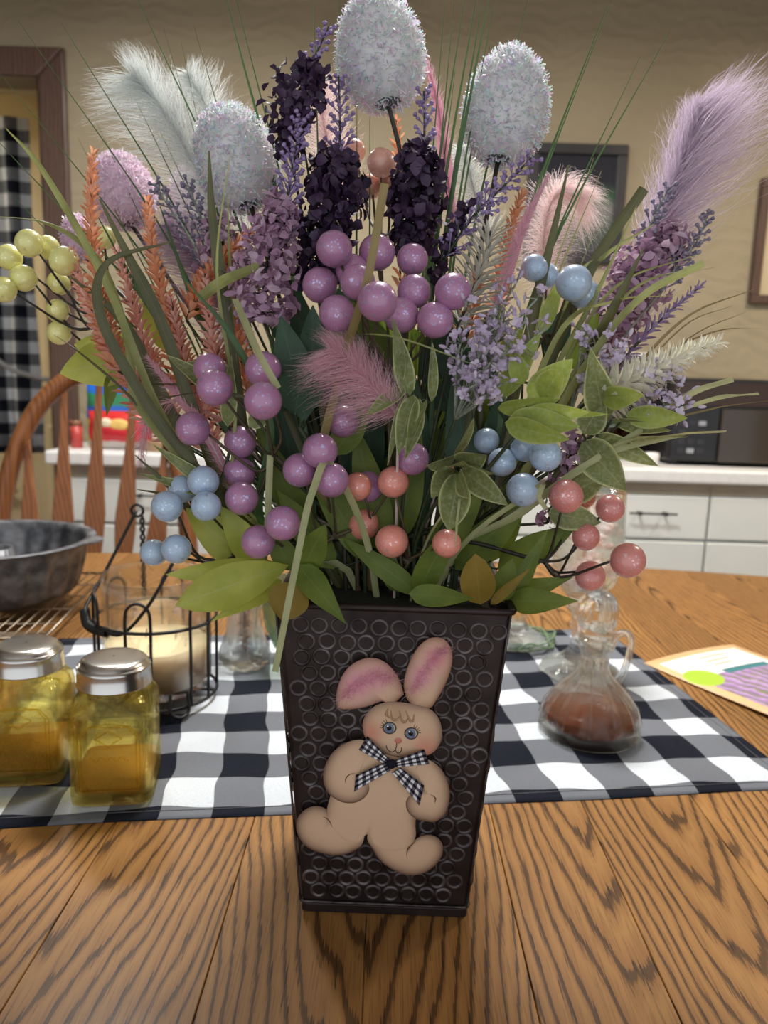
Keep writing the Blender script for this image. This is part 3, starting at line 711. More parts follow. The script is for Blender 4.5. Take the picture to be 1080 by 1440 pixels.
prof = [(.038, .001), (.07, 0), (.105, .003), (.122, .012), (.130, .03), (.138, .06), (.144, PH - .012), (.146, PH - .003), (PR, PH), (PR + .0015, PH - .002)]
pin = [(PR, PH + .0012), (.144, PH), (.1425, PH - .012), (.136, .06), (.128, .03), (.119, .013), (.105, .005), (.07, .0025), (.04, .003), (.034, .04), (.028, .082), (.026, .082), (.030, .04), (.036, .001)]
b = MB(); b.lathe(prof + pin, pc, 132, flute=fl); b.build('pan', m_pan, t)
hd = unit(A(1, .05, 0))
for sg in (1, -1):
    V = []; d = hd * sg; sd = A(-d[1], d[0], 0)
    for z in (PH - .0015, PH + .001):
        for (r, s_) in ((PR - .006, -.034), (PR + .012, -.022), (PR + .020, 0), (PR + .012, .022), (PR - .006, .034)): V.append(pc + d * r + sd * s_ + A(0, 0, z))
    b = MB(); b.add(V, [(4, 3, 2, 1, 0), (5, 6, 7, 8, 9)] + [(i, (i + 1) % 5, 5 + (i + 1) % 5, 5 + i) for i in range(5)]); b.build('handle', m_pan, t, False)

# ---- glass cruet with amber liquid and stopper
m_cut = clearglass('pressed_glass', (.97, .98, .97), .40, .02, .35)
m_cruet = clearglass('cruet_glass', (.97, .98, .97), .52, .02, .35)
m_plain = clearglass('clear_glass', (.98, .99, .985), .5)
c0 = on(842, 1062, T + .006); u0 = A(float(c0[0]) + .004, float(c0[1]) + .059, bz)
t = thing('cruet', 'round pressed-glass cruet with amber liquid and a stopper', 'cruet', u0)
ztop_ = float(at(845, 830, u0[1])[2]) - bz; k = ztop_ / .182
flc = lambda a, z: 1 + (.018 * math.cos(a * 12) if .008 < z < .07 else 0)
out = [(0.0010, 0.0026), (0.0480, 0.0017), (0.0555, 0.0000), (0.0580, 0.0034), (0.0575, 0.0103), (0.0560, 0.0215), (0.0510, 0.0361), (0.0410, 0.0516), (0.0290, 0.0645), (0.0190, 0.0748), (0.0155, 0.0843), (0.0145, 0.0963), (0.0165, 0.1066), (0.0190, 0.1101), (0.0185, 0.1127), (0.0115, 0.1127), (0.0105, 0.0963), (0.0115, 0.0843), (0.0145, 0.0765), (0.0240, 0.0662), (0.0360, 0.0516), (0.0460, 0.0361), (0.0510, 0.0215), (0.0520, 0.0120), (0.0470, 0.0069), (0.0010, 0.0069)]
b = MB(); b.lathe([(r, z * k) for r, z in out], u0, 72, flute=flc); b.build('bottle', m_cruet, t)
m_liq = NT('amber_liquid'); m_liq = clearglass('amber_vinegar', (.62, .30, .18), .6)
m_liq2 = simple('vinegar_body', (.24, .09, .05), .2, .15, 60)
lb_ = NT('vinegar'); lb_.set(rough=.08, color=(.21, .07, .038)); lb_.b.inputs['Transmission Weight'].default_value = .25; lb_.b.inputs['IOR'].default_value = 1.2; lb_ = lb_.m
b = MB(); b.lathe([(.001, .0085), (.046, .0085), (.0512, .014), (.0505, .022), (.0492, .026), (.001, .026)], u0, 60); b.build('vinegar', lb_, t)
b = MB()
for i in range(12):
    a = i * math.pi / 6 + .26
    b.tube([u0 + A(r * math.cos(a), r * math.sin(a), z * k) for r, z in tuple((r_, z_ * .86) for r_, z_ in ((.0575, .02), (.0525, .042), (.0425, .060), (.0300, .076), (.0200, .088), (.0163, .1), (.0152, .112)))], .0011, 5)
b.build('moulded_ribs', m_cut, t)
sp = [(.0085, .100), (.0102, .1125), (.0125, .114), (.0190, .118), (.0205, .125), (.0180, .131), (.0205, .138), (.0225, .149), (.0222, .160), (.0190, .171), (.0125, .179), (.001, .182)]
b = MB(); b.lathe([(.001, .100 * k)] + [(r, z * k) for r, z in sp], u0, 60, flute=lambda a, z: 1 + (.05 * math.cos(a * 10 + z * 500) if z > .13 * k else 0)); b.build('stopper', m_cut, t)
hx = unit(A(1, .12, 0))
b = MB(); b.tube(spline([u0 + hx * r + A(0, 0, z * k) for r, z in ((.0165, .105), (.025, .124), (.036, .127), (.042, .117), (.041, .098), (.037, .080), (.030, .066), (.026, .062))], 8), [.0045, .0042, .004, .0045, .005], 10); b.build('handle', m_plain, t)

# ---- tall footed glass with pink lumps behind the cruet
g0 = on(800, 978, T); g = A(float(g0[0]) + .030, float(g0[1]) + .075, bz)
gt = float(at(838, 690, g[1])[2]) - bz; k = gt / .28
t = thing('footed_glass', 'tall footed glass holding pink pebbles behind the cruet', 'glass', g)
out = [(.001, .002), (.052, .0), (.055, .003), (.05, .008), (.03, .02), (.016, .034), (.012, .055), (.016, .075), (.0135, .088), (.02, .098), (.024, .106), (.020, .116), (.026, .124), (.040, .142), (.047, .17), (.048, .21), (.046, .25), (.045, .28), (.0425, .28), (.0435, .25), (.0455, .21), (.0445, .17), (.037, .145), (.02, .130), (.001, .128)]
b = MB(); b.lathe([(r, z * k) for r, z in out], g, 40, flute=lambda a, z: 1 + (.035 * math.cos(a * 8) if z < .13 * k else .006 * math.cos(a * 16))); b.build('glass', m_cut, t)
m_pinkb = island('pink_pebble', [(.85, .30, .28), (.9, .6, .55), (.95, .78, .74), (.8, .2, .22)], .15, .3)
me = None
for i in range(46):
    a = random.random() * 6.28; r = .032 * math.sqrt(random.random()); z = (.143 + .10 * random.random()) * k
    b = MB(); s_ = random.uniform(.006, .0085); b.ball(A(0, 0, 0), (s_, s_ * .9, s_ * .75), 8, 5)
    if me is None or i % 12 == 0:
        o = b.build('pebble', m_pinkb, t, loc=None); me = o.data; me.transform(Matrix.Translation(Vector(WL[t.name]))); o.location = Vector((r * math.cos(a), r * math.sin(a), z)); o.rotation_euler = (a, r * 99, a)
    else: inst('pebble', me, t, g + A(r * math.cos(a), r * math.sin(a), z), 1, (a, i, a))

# ---- other glassware behind the vase
def candlestick(c, h, label, kind):
    t = thing('glass_candlestick', label, 'candlestick', c)
    out = [(.001, .002), (.042, 0), (.044, .004), (.036, .014), (.018, .024), (.013, .035), (.016, .05), (.012, .062), (.015, .09), (.020, .098), (.017, .106), (.022, .12), (.026, .135), (.027, .14), (.018, .14), (.015, .125), (.001, .122)]
    k = h / .14
    b = MB(); b.lathe([(r * kind, z * k) for r, z in out], c, 24, flute=lambda a, z: 1 + .05 * math.cos(a * 6)); b.build('stick', m_cut, t)
p = on(738, 925, T); pc_ = A(float(p[0]) - .006, float(p[1]) + .05, bz); candlestick(pc_, .15, 'clear pressed-glass candlestick behind the dark vase', 1.0)
m_twig = simple('green_twig', (.16, .24, .13), .7, .3, 80)
b = MB()
for i in range(26):
    a = random.random() * 6.28; a2 = a + random.uniform(.6, 1.3); r = random.uniform(.048, .058); b.tube(spline([pc_ + A(r * math.cos(a), r * math.sin(a), .002 + .01 * random.random()), pc_ + A(r * 1.08 * math.cos((a + a2) / 2), r * 1.08 * math.sin((a + a2) / 2), .004 + .014 * random.random()), pc_ + A(r * math.cos(a2), r * math.sin(a2), .002 + .01 * random.random())], 4), .0013, 5)
wr = b.build('twig_wreath', m_twig); tag(wr, 'small grey-green twig wreath around the glass candlestick foot', 'wreath')
# small cut-glass bud vase with dried brown flower
p = on(338, 952, T); v0 = A(float(p[0]), float(p[1]) + .032, bz); vh = float(at(335, 835, v0[1])[2]) - bz
t = thing('bud_vase', 'small cut-glass bud vase between the candle and the dark vase', 'vase', v0)
k = vh
dm = lambda a, z: 1 + .07 * math.cos(a * 9 + (z * 260)) * (1 if z < .8 * k else .2)
b = MB(); b.lathe([(.001, .001), (.028, 0), (.034, .008 * 1), (.035, .14 * k), (.030, .3 * k), (.024, .5 * k), (.022, .75 * k), (.027, k), (.0245, k), (.0175, .75 * k), (.018, .5 * k), (.022, .3 * k), (.024, .14 * k), (.001, .10 * k)], v0, 54, flute=dm); b.build('glass', m_cut, t)
t2 = thing('dried_flower', 'dried brown feathery flower inside the cut-glass bud vase', 'dried flower', v0 + A(0, 0, .012))
b = MB(); n = 260; P0 = np.tile(v0 + A(0, 0, .02), (n, 1)) + np.stack([np.zeros(n), np.zeros(n), rng.random(n) * vh * .62], 1); D = rng.normal(size=(n, 3)) * A(1, 1, .4) + A(0, 0, .7); D /= np.linalg.norm(D, axis=1)[:, None]
b.barbs(P0, D, rng.uniform(.010, .019, n), .0014); b.build('plume', island('dried_brown', [(.12, .06, .03), (.25, .13, .07), (.34, .2, .12)], .8, .2), t2)['kind'] = 'stuff'
b = MB(); b.tube([v0 + A(0, 0, .014), v0 + A(.001, 0, vh * .7)], .0012, 5); b.build('stem', simple('dry_stem', (.1, .06, .03), .8), t2)
# pale green footed goblet right of it, half behind the dark vase
p = on(385, 948, T); v1 = A(float(p[0]) + .022, float(p[1]) + .035, bz); gh = float(at(370, 815, v1[1])[2]) - bz
t = thing('goblet', 'pale green frosted glass goblet half behind the dark vase', 'goblet', v1)
m_gg = clearglass('green_frosted', (.78, .88, .80), .35, .12, .4)
b = MB(); b.lathe([(.001, .001), (.026, 0), (.027, .003), (.010, .009), (.012, .02), (.026, .2 * gh), (.038, .45 * gh), (.043, .7 * gh), (.041, gh), (.039, gh), (.041, .7 * gh), (.036, .46 * gh), (.024, .22 * gh), (.001, .14 * gh)], v1, 30, flute=lambda a, z: 1 + .05 * math.cos(a * 7)); b.build('glass', m_gg, t)

# ---- flyer lying on the table
f0 = on(905, 934, T); f1 = on(1030, 908, T); f2 = on(1080, 998, T)
fu = unit(f1 - f0); fv = A(fu[1], -fu[0], 0)
FL_, FWd = float(np.linalg.norm(f1 - f0)), .30
m_fly = NT('lavender_flyer'); m_fly.set(rough=.35); s_ = m_fly.sep(m_fly.attr().outputs['Vector'])
U_, V_ = s_[0], s_[1]
def inside(lo, hi, v): return m_fly.math('MULTIPLY', m_fly.math('GREATER_THAN', v, lo), m_fly.math('LESS_THAN', v, hi))
rows = m_fly.math('FRACT', m_fly.math('ADD', m_fly.math('MULTIPLY', m_fly.math('ADD', U_, m_fly.math('MULTIPLY', V_, -.35)), 11), m_fly.math('MULTIPLY', m_fly.noise(m_fly.attr().outputs['Vector'], 14, 3), 1.6)))
lav = m_fly.ramp(rows, [(0, (.20, .24, .09)), (.25, (.24, .17, .27)), (.5, (.38, .22, .46)), (.8, (.50, .34, .58)), (1, (.25, .22, .14))])
c = m_fly.mix(0.0, (.78, .48, .24), (.78, .48, .24))
c = m_fly.mix(m_fly.math('MULTIPLY', inside(.08, .92, U_), inside(.05, .28, V_)), c, (.88, .86, .80))
c = m_fly.mix(m_fly.math('MULTIPLY', inside(.10, .95, U_), inside(.27, .95, V_)), c, lav)
teal = m_fly.math('MULTIPLY', inside(.38, .86, U_), inside(.245, .29, V_)); c = m_fly.mix(teal, c, (.05, .20, .22))
for k_ in range(3): c = m_fly.mix(m_fly.math('MULTIPLY', inside(.42, .42 + .3 - .05 * k_, U_), inside(.09 + .045 * k_, .105 + .045 * k_, V_)), c, (.75, .38, .25))
du_ = m_fly.math('DIVIDE', m_fly.math('SUBTRACT', U_, .15), .14); dv_ = m_fly.math('DIVIDE', m_fly.math('SUBTRACT', V_, .27), .09)
c = m_fly.mix(m_fly.math('LESS_THAN', m_fly.math('ADD', m_fly.math('MULTIPLY', du_, du_), m_fly.math('MULTIPLY', dv_, dv_)), 1.0), c, (.38, .56, .05))
m_fly.col(c); m_fly = m_fly.m
b = MB(); V = []; cl = []; n = 14
for i in range(n + 1):
    for j in range(n + 1):
        u, v = i / n, j / n; z = .0016 + .010 * (max(0, v - .1) ** 2) * (1 - u) * 1.1 + .004 * math.sin(u * 3.1)
        V.append(f0 + fu * FL_ * u + fv * FWd * v + A(0, 0, z)); cl.append((u, v, 0))
b.add(V, [(i * (n + 1) + j, (i + 1) * (n + 1) + j, (i + 1) * (n + 1) + j + 1, i * (n + 1) + j + 1) for i in range(n) for j in range(n)], cl)
fo = b.build('flyer', m_fly); so = fo.modifiers.new('solid', 'SOLIDIFY'); so.thickness = .0006
tag(fo, 'orange-bordered flyer with a lavender field photo lying on the oak table', 'flyer')
# ================================================================== the embossed tin vase
VB, VT, VH, VYAW = .0628, .0810, .25, -.0146
m_tin = NT('dark_tin'); m_tin.set(metal=.65, rough=.46)
_n = m_tin.noise(m_tin.coord(), 45, 4); m_tin.col(m_tin.ramp(_n, [(.3, (.020, .013, .012)), (.75, (.050, .036, .034))])); m_tin.bump(_n, .15, .001); m_tin = m_tin.m
m_tin2 = NT('worn_tin_ridge'); m_tin2.set(metal=.7, rough=.42)
_n = m_tin2.noise(m_tin2.coord(), 70, 3); m_tin2.col(m_tin2.ramp(_n, [(.38, (.030, .022, .021)), (.60, (.10, .085, .085)), (.8, (.18, .16, .16))])); m_tin2 = m_tin2.m
ca, sa = math.cos(VYAW), math.sin(VYAW)
def vrot(p): return A(p[0] * ca - p[1] * sa, p[0] * sa + p[1] * ca, p[2])
def face(k, s, z, off=0.0):
    """point on side k of the vase: s in metres along the face, z height, off outwards"""
    h = VB + (VT - VB) * z / VH; sl = (VT - VB) / VH; nn = math.sqrt(1 + sl * sl)
    p = A(s, -h - off / nn, T + z - off * sl / nn); a = k * math.pi / 2
    return vrot(A(p[0] * math.cos(a) - p[1] * math.sin(a), p[0] * math.sin(a) + p[1] * math.cos(a), p[2]))
vase = thing('flower_vase', 'tall dark brown tin vase embossed with small rings', 'vase', (0, 0, T))
def sqring(h, z, r=.004):
    out = []
    for sx, sy, a0 in ((1, 1, 0), (-1, 1, 90), (-1, -1, 180), (1, -1, 270)):
        for a in (0, 45, 90):
            q = math.radians(a0 + a); out.append(vrot(A(sx * (h - r) + r * math.cos(q), sy * (h - r) + r * math.sin(q), T + z)))
    return out
rg = [(VB - .002, .0), (VB + .0005, .001), (VB + .0005, .007), (VB - .0002, .009), (VT, VH - .004), (VT - .0015, VH - .002), (VB + .0008, .012), (.001, .011)]
b = MB(); V = []
for h, z in rg: V += sqring(h, z)
f = [tuple(range(11, -1, -1))] + [(i * 12 + j, i * 12 + (j + 1) % 12, (i + 1) * 12 + (j + 1) % 12, (i + 1) * 12 + j) for i in range(len(rg) - 1) for j in range(12)]
b.add(V, f); b.build('body', m_tin, vase, False)
b = MB(); q = sqring(VT + .0006, VH - .002); q.append(q[0]); b.tube(q, .0026, 8, False); b.build('rolled_rim', m_tin, vase)
b = MB(); q = sqring(VB + .0015, .010); q.append(q[0]); b.tube(q, .0012, 6, False); b.build('base_bead', m_tin2, vase)
rr_ = random.Random(5)
for k in range(4):
    b = MB(); z = .0195; row = 0
    while z < VH - .010:
        h = VB + (VT - VB) * z / VH; sp = .0136; n = int(2 * h / sp) + 1; o0 = (.0033 if row % 2 else -.0033) + rr_.uniform(-.0018, .0018)
        for i in range(n):
            s_ = (i - (n - 1) / 2) * sp + o0 + rr_.uniform(-.0008, .0008)
            if abs(s_) > h - .0072: continue
            cz = z + rr_.uniform(-.0006, .0006); R_ = .0053; pts = []
            V = []; nseg = 16
            for j in range(nseg):
                a = 2 * math.pi * j / nseg
                for (dr, off) in ((-.0013, -.0002), (-.0004, .0010), (.0006, .0011), (.0016, -.0002)):
                    V.append(face(k, s_ + (R_ + dr) * math.cos(a), cz + (R_ + dr) * math.sin(a), off))
            f = [(j * 4 + q_, j * 4 + q_ + 1, ((j + 1) % nseg) * 4 + q_ + 1, ((j + 1) % nseg) * 4 + q_) for j in range(nseg) for q_ in range(3)]
            b.add(V, f)
        z += .0119; row += 1
    o = b.build('embossed_rings', m_tin2, vase); o['kind'] = 'stuff'
# side corner seams
for k in range(4):
    b = MB(); b.tube([face(k, (VB + (VT - VB) * z / VH) - .0012, z, .0004) for z in np.linspace(.01, VH - .004, 8)], .0009, 6); b.build('corner_seam', m_tin2, vase)
# flower foam inside the mouth
b = MB(); V = []
for h, z in ((VT - .008, .2), (VT - .006, VH - .012), (VT - .02, VH - .006)): V += sqring(h, z)
b.add(V, [(i * 12 + j, i * 12 + (j + 1) % 12, (i + 1) * 12 + (j + 1) % 12, (i + 1) * 12 + j) for i in range(2) for j in range(12)] + [tuple(range(24, 36))])
fm = b.build('floral_foam', simple('dark_foam', (.012, .014, .008), .95, .4, 300, .6)); tag(fm, 'dark block of floral foam filling the mouth of the tin vase', 'foam')

# ------------------------------------------------------------------ wooden rabbit cut-out on the front
sl = (VT - VB) / VH; VN = vrot(unit(A(0, -1, -sl))); V0 = face(0, 0, 0)
def onv(px, py, off=0.0):
    d = ray(px, py); return CAM + d * (((V0 + VN * off - CAM) @ VN) / (d @ VN))
def rb(x, y, off): return onv(390 + x / 3.6, 860 + y / 3.6, off)     # study-crop coordinates -> vase face
m_bun = NT('painted_wood'); m_bun.set(rough=.55)
_a = m_bun.attr(); m_bun.col(m_bun.mix(m_bun.math('MULTIPLY', m_bun.noise(m_bun.coord(), 160, 3), .18), _a.outputs['Color'], (.45, .28, .17))); m_bun = m_bun.m
m_bunside = simple('cut_wood_edge', (.62, .52, .36), .7, .15, 120)
TAN = A(.66, .45, .295); BRN = A(.075, .026, .014); PNK = A(.62, .22, .27)
rabbit = thing('rabbit_plaque', 'painted wooden rabbit cut-out with gingham bow on the tin vase', 'ornament', onv(540, 1215, 0))
def cutout(name, pts, off0, off1, blobs=(), base=TAN, edgew=None, cen=None, dark=BRN, ew=.9):
    P = spline([A(x, y, 0) for x, y in pts + [pts[0]]], 5)[:-1, :2]
    wt = np.ones(len(P)) if edgew is None else np.interp(np.arange(len(P)) / 5.0, np.arange(len(pts) + 1), list(edgew) + [edgew[0]])
    c = P.mean(0) if cen is None else np.array(cen, float); n = len(P); b = MB()
    ts = [1, .97, .93, .88, .82, .74, .62, .48, .32, .16]; V = []; cl = []
    span = np.abs(P - c).max()
    for t_ in ts:
        for i in range(n):
            q = c + (P[i] - c) * t_; V.append(rb(q[0], q[1], off1 - (.0006 if t_ == 1 else 0)))
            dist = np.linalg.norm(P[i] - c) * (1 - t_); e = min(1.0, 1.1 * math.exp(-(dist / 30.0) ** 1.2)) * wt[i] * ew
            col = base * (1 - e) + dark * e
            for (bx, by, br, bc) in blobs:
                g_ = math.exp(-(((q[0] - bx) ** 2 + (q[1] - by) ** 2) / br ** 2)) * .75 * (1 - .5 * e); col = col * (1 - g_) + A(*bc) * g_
            cl.append(col)
    V.append(rb(c[0], c[1], off1)); col = A(*base)
    for (bx, by, br, bc) in blobs:
        g_ = math.exp(-(((c[0] - bx) ** 2 + (c[1] - by) ** 2) / br ** 2)) * .75; col = col * (1 - g_) + A(*bc) * g_
    cl.append(col)
    m = len(ts)
    f = [(k * n + j, k * n + (j + 1) % n, (k + 1) * n + (j + 1) % n, (k + 1) * n + j) for k in range(m - 1) for j in range(n)] + [((m - 1) * n + j, (m - 1) * n + (j + 1) % n, m * n) for j in range(n)]
    b.add(V, f, cl); b.cur = 1
    V2 = [rb(p[0], p[1], off1 - .0006) for p in P] + [rb(p[0], p[1], off0) for p in P]
    b.add(V2, [(j, n + j, n + (j + 1) % n, (j + 1) % n) for j in range(n)], [(.6, .5, .35)] * (2 * n))
    return b.build(name, [m_bun, m_bunside], rabbit)
Z0 = .0012; K = .0062
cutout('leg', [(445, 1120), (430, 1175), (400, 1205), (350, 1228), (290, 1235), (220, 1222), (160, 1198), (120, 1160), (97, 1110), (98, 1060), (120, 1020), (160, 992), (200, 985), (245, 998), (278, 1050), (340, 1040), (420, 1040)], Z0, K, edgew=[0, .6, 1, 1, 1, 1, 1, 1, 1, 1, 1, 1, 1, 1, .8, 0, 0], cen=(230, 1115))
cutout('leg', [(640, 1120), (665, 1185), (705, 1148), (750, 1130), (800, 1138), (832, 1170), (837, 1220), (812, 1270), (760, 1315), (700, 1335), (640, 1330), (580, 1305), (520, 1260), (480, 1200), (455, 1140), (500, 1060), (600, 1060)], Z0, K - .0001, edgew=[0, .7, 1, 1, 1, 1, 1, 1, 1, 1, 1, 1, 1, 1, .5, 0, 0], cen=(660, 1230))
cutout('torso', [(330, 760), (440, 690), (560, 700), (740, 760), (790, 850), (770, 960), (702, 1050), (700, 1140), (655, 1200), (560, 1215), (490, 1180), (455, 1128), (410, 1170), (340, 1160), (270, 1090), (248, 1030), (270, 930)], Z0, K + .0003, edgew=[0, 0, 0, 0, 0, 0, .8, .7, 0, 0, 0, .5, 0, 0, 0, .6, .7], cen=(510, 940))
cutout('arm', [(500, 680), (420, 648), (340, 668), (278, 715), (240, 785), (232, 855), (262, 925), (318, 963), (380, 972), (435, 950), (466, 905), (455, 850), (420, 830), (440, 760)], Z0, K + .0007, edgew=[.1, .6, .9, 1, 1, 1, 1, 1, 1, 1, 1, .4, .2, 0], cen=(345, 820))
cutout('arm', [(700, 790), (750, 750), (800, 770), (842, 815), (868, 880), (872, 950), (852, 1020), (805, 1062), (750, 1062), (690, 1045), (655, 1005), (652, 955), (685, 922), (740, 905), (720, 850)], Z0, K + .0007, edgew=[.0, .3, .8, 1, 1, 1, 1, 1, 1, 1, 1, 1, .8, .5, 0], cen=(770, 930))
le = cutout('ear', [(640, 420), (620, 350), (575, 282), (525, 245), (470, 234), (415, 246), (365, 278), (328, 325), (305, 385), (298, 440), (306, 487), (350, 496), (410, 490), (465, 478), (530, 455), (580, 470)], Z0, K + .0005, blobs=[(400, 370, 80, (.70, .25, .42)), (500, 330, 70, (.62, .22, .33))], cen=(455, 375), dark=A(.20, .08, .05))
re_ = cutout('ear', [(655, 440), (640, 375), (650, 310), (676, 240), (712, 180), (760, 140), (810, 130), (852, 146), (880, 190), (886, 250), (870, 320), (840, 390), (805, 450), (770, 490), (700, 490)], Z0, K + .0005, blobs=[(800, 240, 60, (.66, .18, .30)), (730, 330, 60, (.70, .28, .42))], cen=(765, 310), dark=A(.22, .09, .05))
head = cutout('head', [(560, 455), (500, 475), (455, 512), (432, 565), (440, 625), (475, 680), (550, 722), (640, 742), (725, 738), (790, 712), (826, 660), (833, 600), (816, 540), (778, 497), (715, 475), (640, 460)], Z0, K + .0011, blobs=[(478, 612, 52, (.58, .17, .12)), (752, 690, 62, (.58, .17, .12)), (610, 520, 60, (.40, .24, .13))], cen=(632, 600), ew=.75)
def flat(name, cx, cy, rx, ry, off, mat, parent, tilt=0):
    b = MB(); n = 24; V = [rb(cx, cy, off + .0003)]
    for k in (.7, 1):
        for j in range(n):
            a = 2 * math.pi * j / n; x, y = k * rx * math.cos(a), k * ry * math.sin(a); V.append(rb(cx + x * math.cos(tilt) - y * math.sin(tilt), cy + x * math.sin(tilt) + y * math.cos(tilt), off + (.0003 if k < 1 else 0)))
    b.add(V, [(0, 1 + j, 1 + (j + 1) % n) for j in range(n)] + [(1 + j, 1 + n + j, 1 + n + (j + 1) % n, 1 + (j + 1) % n) for j in range(n)]); return b.build(name, mat, parent)
m_ink = simple('painted_ink', (.035, .022, .02), .5); m_iris = simple('blue_iris', (.13, .17, .25), .3, .3, 400); m_pup = simple('pupil', (.006, .006, .008), .2); m_spk = simple('white_paint', (.85, .85, .85), .4); m_nose = simple('nose_paint', (.50, .18, .13), .5)
HO = K + .0012
for (ex, ey_) in ((568, 590), (678, 617)):
    e = flat('eye', ex, ey_, 31, 27, HO, simple('eye_white', (.50, .40, .30), .4), head, .25); flat('iris', ex - 2, ey_ + 1, 24, 25, HO + .0003, m_iris, e); flat('pupil', ex - 2, ey_, 12, 13, HO + .0006, m_pup, e); flat('glint', ex - 9, ey_ - 9, 4.5, 4.5, HO + .0009, m_spk, e)
    b = MB(); b.tube([rb(ex + 32 * math.cos(a), ey_ + 28 * math.sin(a), HO + .0003) for a in np.linspace(0, 2 * math.pi, 25)], .00042, 5, False); b.build('eye_outline', m_ink, e)
    b = MB()
    for q in range(5):
        a = math.pi * (1.02 + .09 * q) if ex < 600 else -math.pi * (.02 + .09 * q); b.tube([rb(ex + 31 * math.cos(a), ey_ + 28 * math.sin(a), HO), rb(ex + 50 * math.cos(a), ey_ + 48 * math.sin(a), HO)], .00018, 4)
    b.build('eyelashes', m_ink, e)
flat('nose', 612, 653, 20, 16, HO, m_nose, head)
b = MB(); b.tube(spline([rb(x, y, HO) for x, y in ((604, 668), (601, 690), (588, 708), (570, 708), (556, 695), (551, 678))], 5), .0003, 5); b.tube(spline([rb(x, y, HO) for x, y in ((598, 700), (606, 715), (620, 714), (629, 700), (629, 688))], 5), .0003, 5); b.build('mouth', m_ink, head)
m_hair = simple('painted_hair', (.36, .22, .12), .5)
b = MB()
for pts in (((575, 500), (580, 540), (600, 548), (618, 530)), ((618, 500), (628, 545), (648, 560), (662, 535)), ((650, 500), (668, 545), (685, 555), (692, 520)), ((560, 490), (552, 520), (570, 538))): b.tube(spline([rb(x, y, HO - .0001) for x, y in pts], 5), [.0003, .0011, .0003], 5)
b.build('forelock', m_hair, head)
b = MB()
m_crease = simple('brown_line', (.16, .07, .04), .6)
for pts, of in ((((350, 880), (345, 850), (365, 825), (400, 815)), .0006), (((655, 1240), (662, 1200), (700, 1165)), .0003), (((277, 1092), (262, 1058), (232, 1038)), .0002), (((770, 920), (800, 945), (795, 975)), .0006)):
    b = MB(); b.tube(spline([rb(x, y, K + of) for x, y in pts], 5), [.0001, .0006, .0001], 5); b.build('painted_crease', m_crease, rabbit)
# pink marabou fluff glued in the ears
m_fluff = island('pink_fluff', [(.75, .36, .46), (.80, .46, .56), (.68, .28, .40)], .8, .35)
for ear, segp, dr in ((le, [(330, 440), (400, 370), (500, 320), (600, 340)], (-.2, .2)), (re_, [(680, 410), (720, 330), (790, 240), (850, 190)], (.4, -.3))):
    S = spline([A(x, y, 0) for x, y in segp], 40); n = 420; ix = rng.integers(0, len(S), n)
    P0 = np.array([rb(S[i][0] + rng.normal() * 12, S[i][1] + rng.normal() * 12, K + .0009) for i in ix])
    u_ = unit(rb(100, 0, 0) - rb(0, 0, 0)); v_ = unit(rb(0, -100, 0) - rb(0, 0, 0))
    D = rng.normal(size=(n, 1)) * u_ + rng.normal(size=(n, 1)) * v_ + np.abs(rng.normal(size=(n, 1))) * VN * .25 + u_ * dr[0] - v_ * dr[1]; D /= np.linalg.norm(D, axis=1)[:, None]
    b = MB(); b.barbs(P0, D, rng.uniform(.004, .011, n), .00022, dr=.1); b.build('ear_fluff', m_fluff, ear)['kind'] = 'stuff'
# gingham ribbon bow
m_rib = gingham('gingham_ribbon', .36, .28, 0, .05, light=(.78, .76, .74), mid=(.13, .12, .15), dark=(.012, .011, .018), kind='attr', weave=1500)
bow_ = None
def strip(name, corners, lift0, lift1, par, nn=12, hump=.003):
    (a0, a1, b1, b0) = corners; b = MB(); V = []; cl = []; L = math.hypot(b0[0] - a0[0], b0[1] - a0[1]); Wd = math.hypot(a1[0] - a0[0], a1[1] - a0[1])
    for i in range(nn + 1):
        t_ = i / nn
        for j in range(6):
            s_ = j / 5; p = (1 - t_) * ((1 - s_) * A(*a0) + s_ * A(*a1)) + t_ * ((1 - s_) * A(*b0) + s_ * A(*b1))
            V.append(rb(p[0], p[1], lift0 + (lift1 - lift0) * t_ + hump * math.sin(math.pi * t_) * (.8 + .4 * s_) + .0006 * math.sin(s_ * 6))); cl.append((t_ * L / 100, s_ * .84, 0))
    b.add(V, [(i * 6 + j, i * 6 + j + 1, i * 6 + j + 7, i * 6 + j + 6) for i in range(nn) for j in range(5)], cl)
    o = b.build(name, m_rib, par); so = o.modifiers.new('solid', 'SOLIDIFY'); so.thickness = .0004; return o
BO = K + .0016
strip('bow_loop', ((455, 632), (412, 700), (545, 775), (568, 745)), BO, BO + .003, rabbit, hump=.004)
strip('bow_loop', ((742, 698), (768, 772), (600, 790), (598, 752)), BO, BO + .003, rabbit, hump=.004)
strip('bow_tail', ((397, 828), (388, 912), (575, 803), (545, 762)), BO, BO + .002, rabbit)
strip('bow_tail', ((742, 880), (718, 980), (580, 815), (625, 790)), BO, BO + .002, rabbit)
b = MB(); kc = rb(578, 772, BO + .004); b.ball(kc, (.0036, .0026, .0034), 14, 8); b.build('bow_knot', m_rib, rabbit)
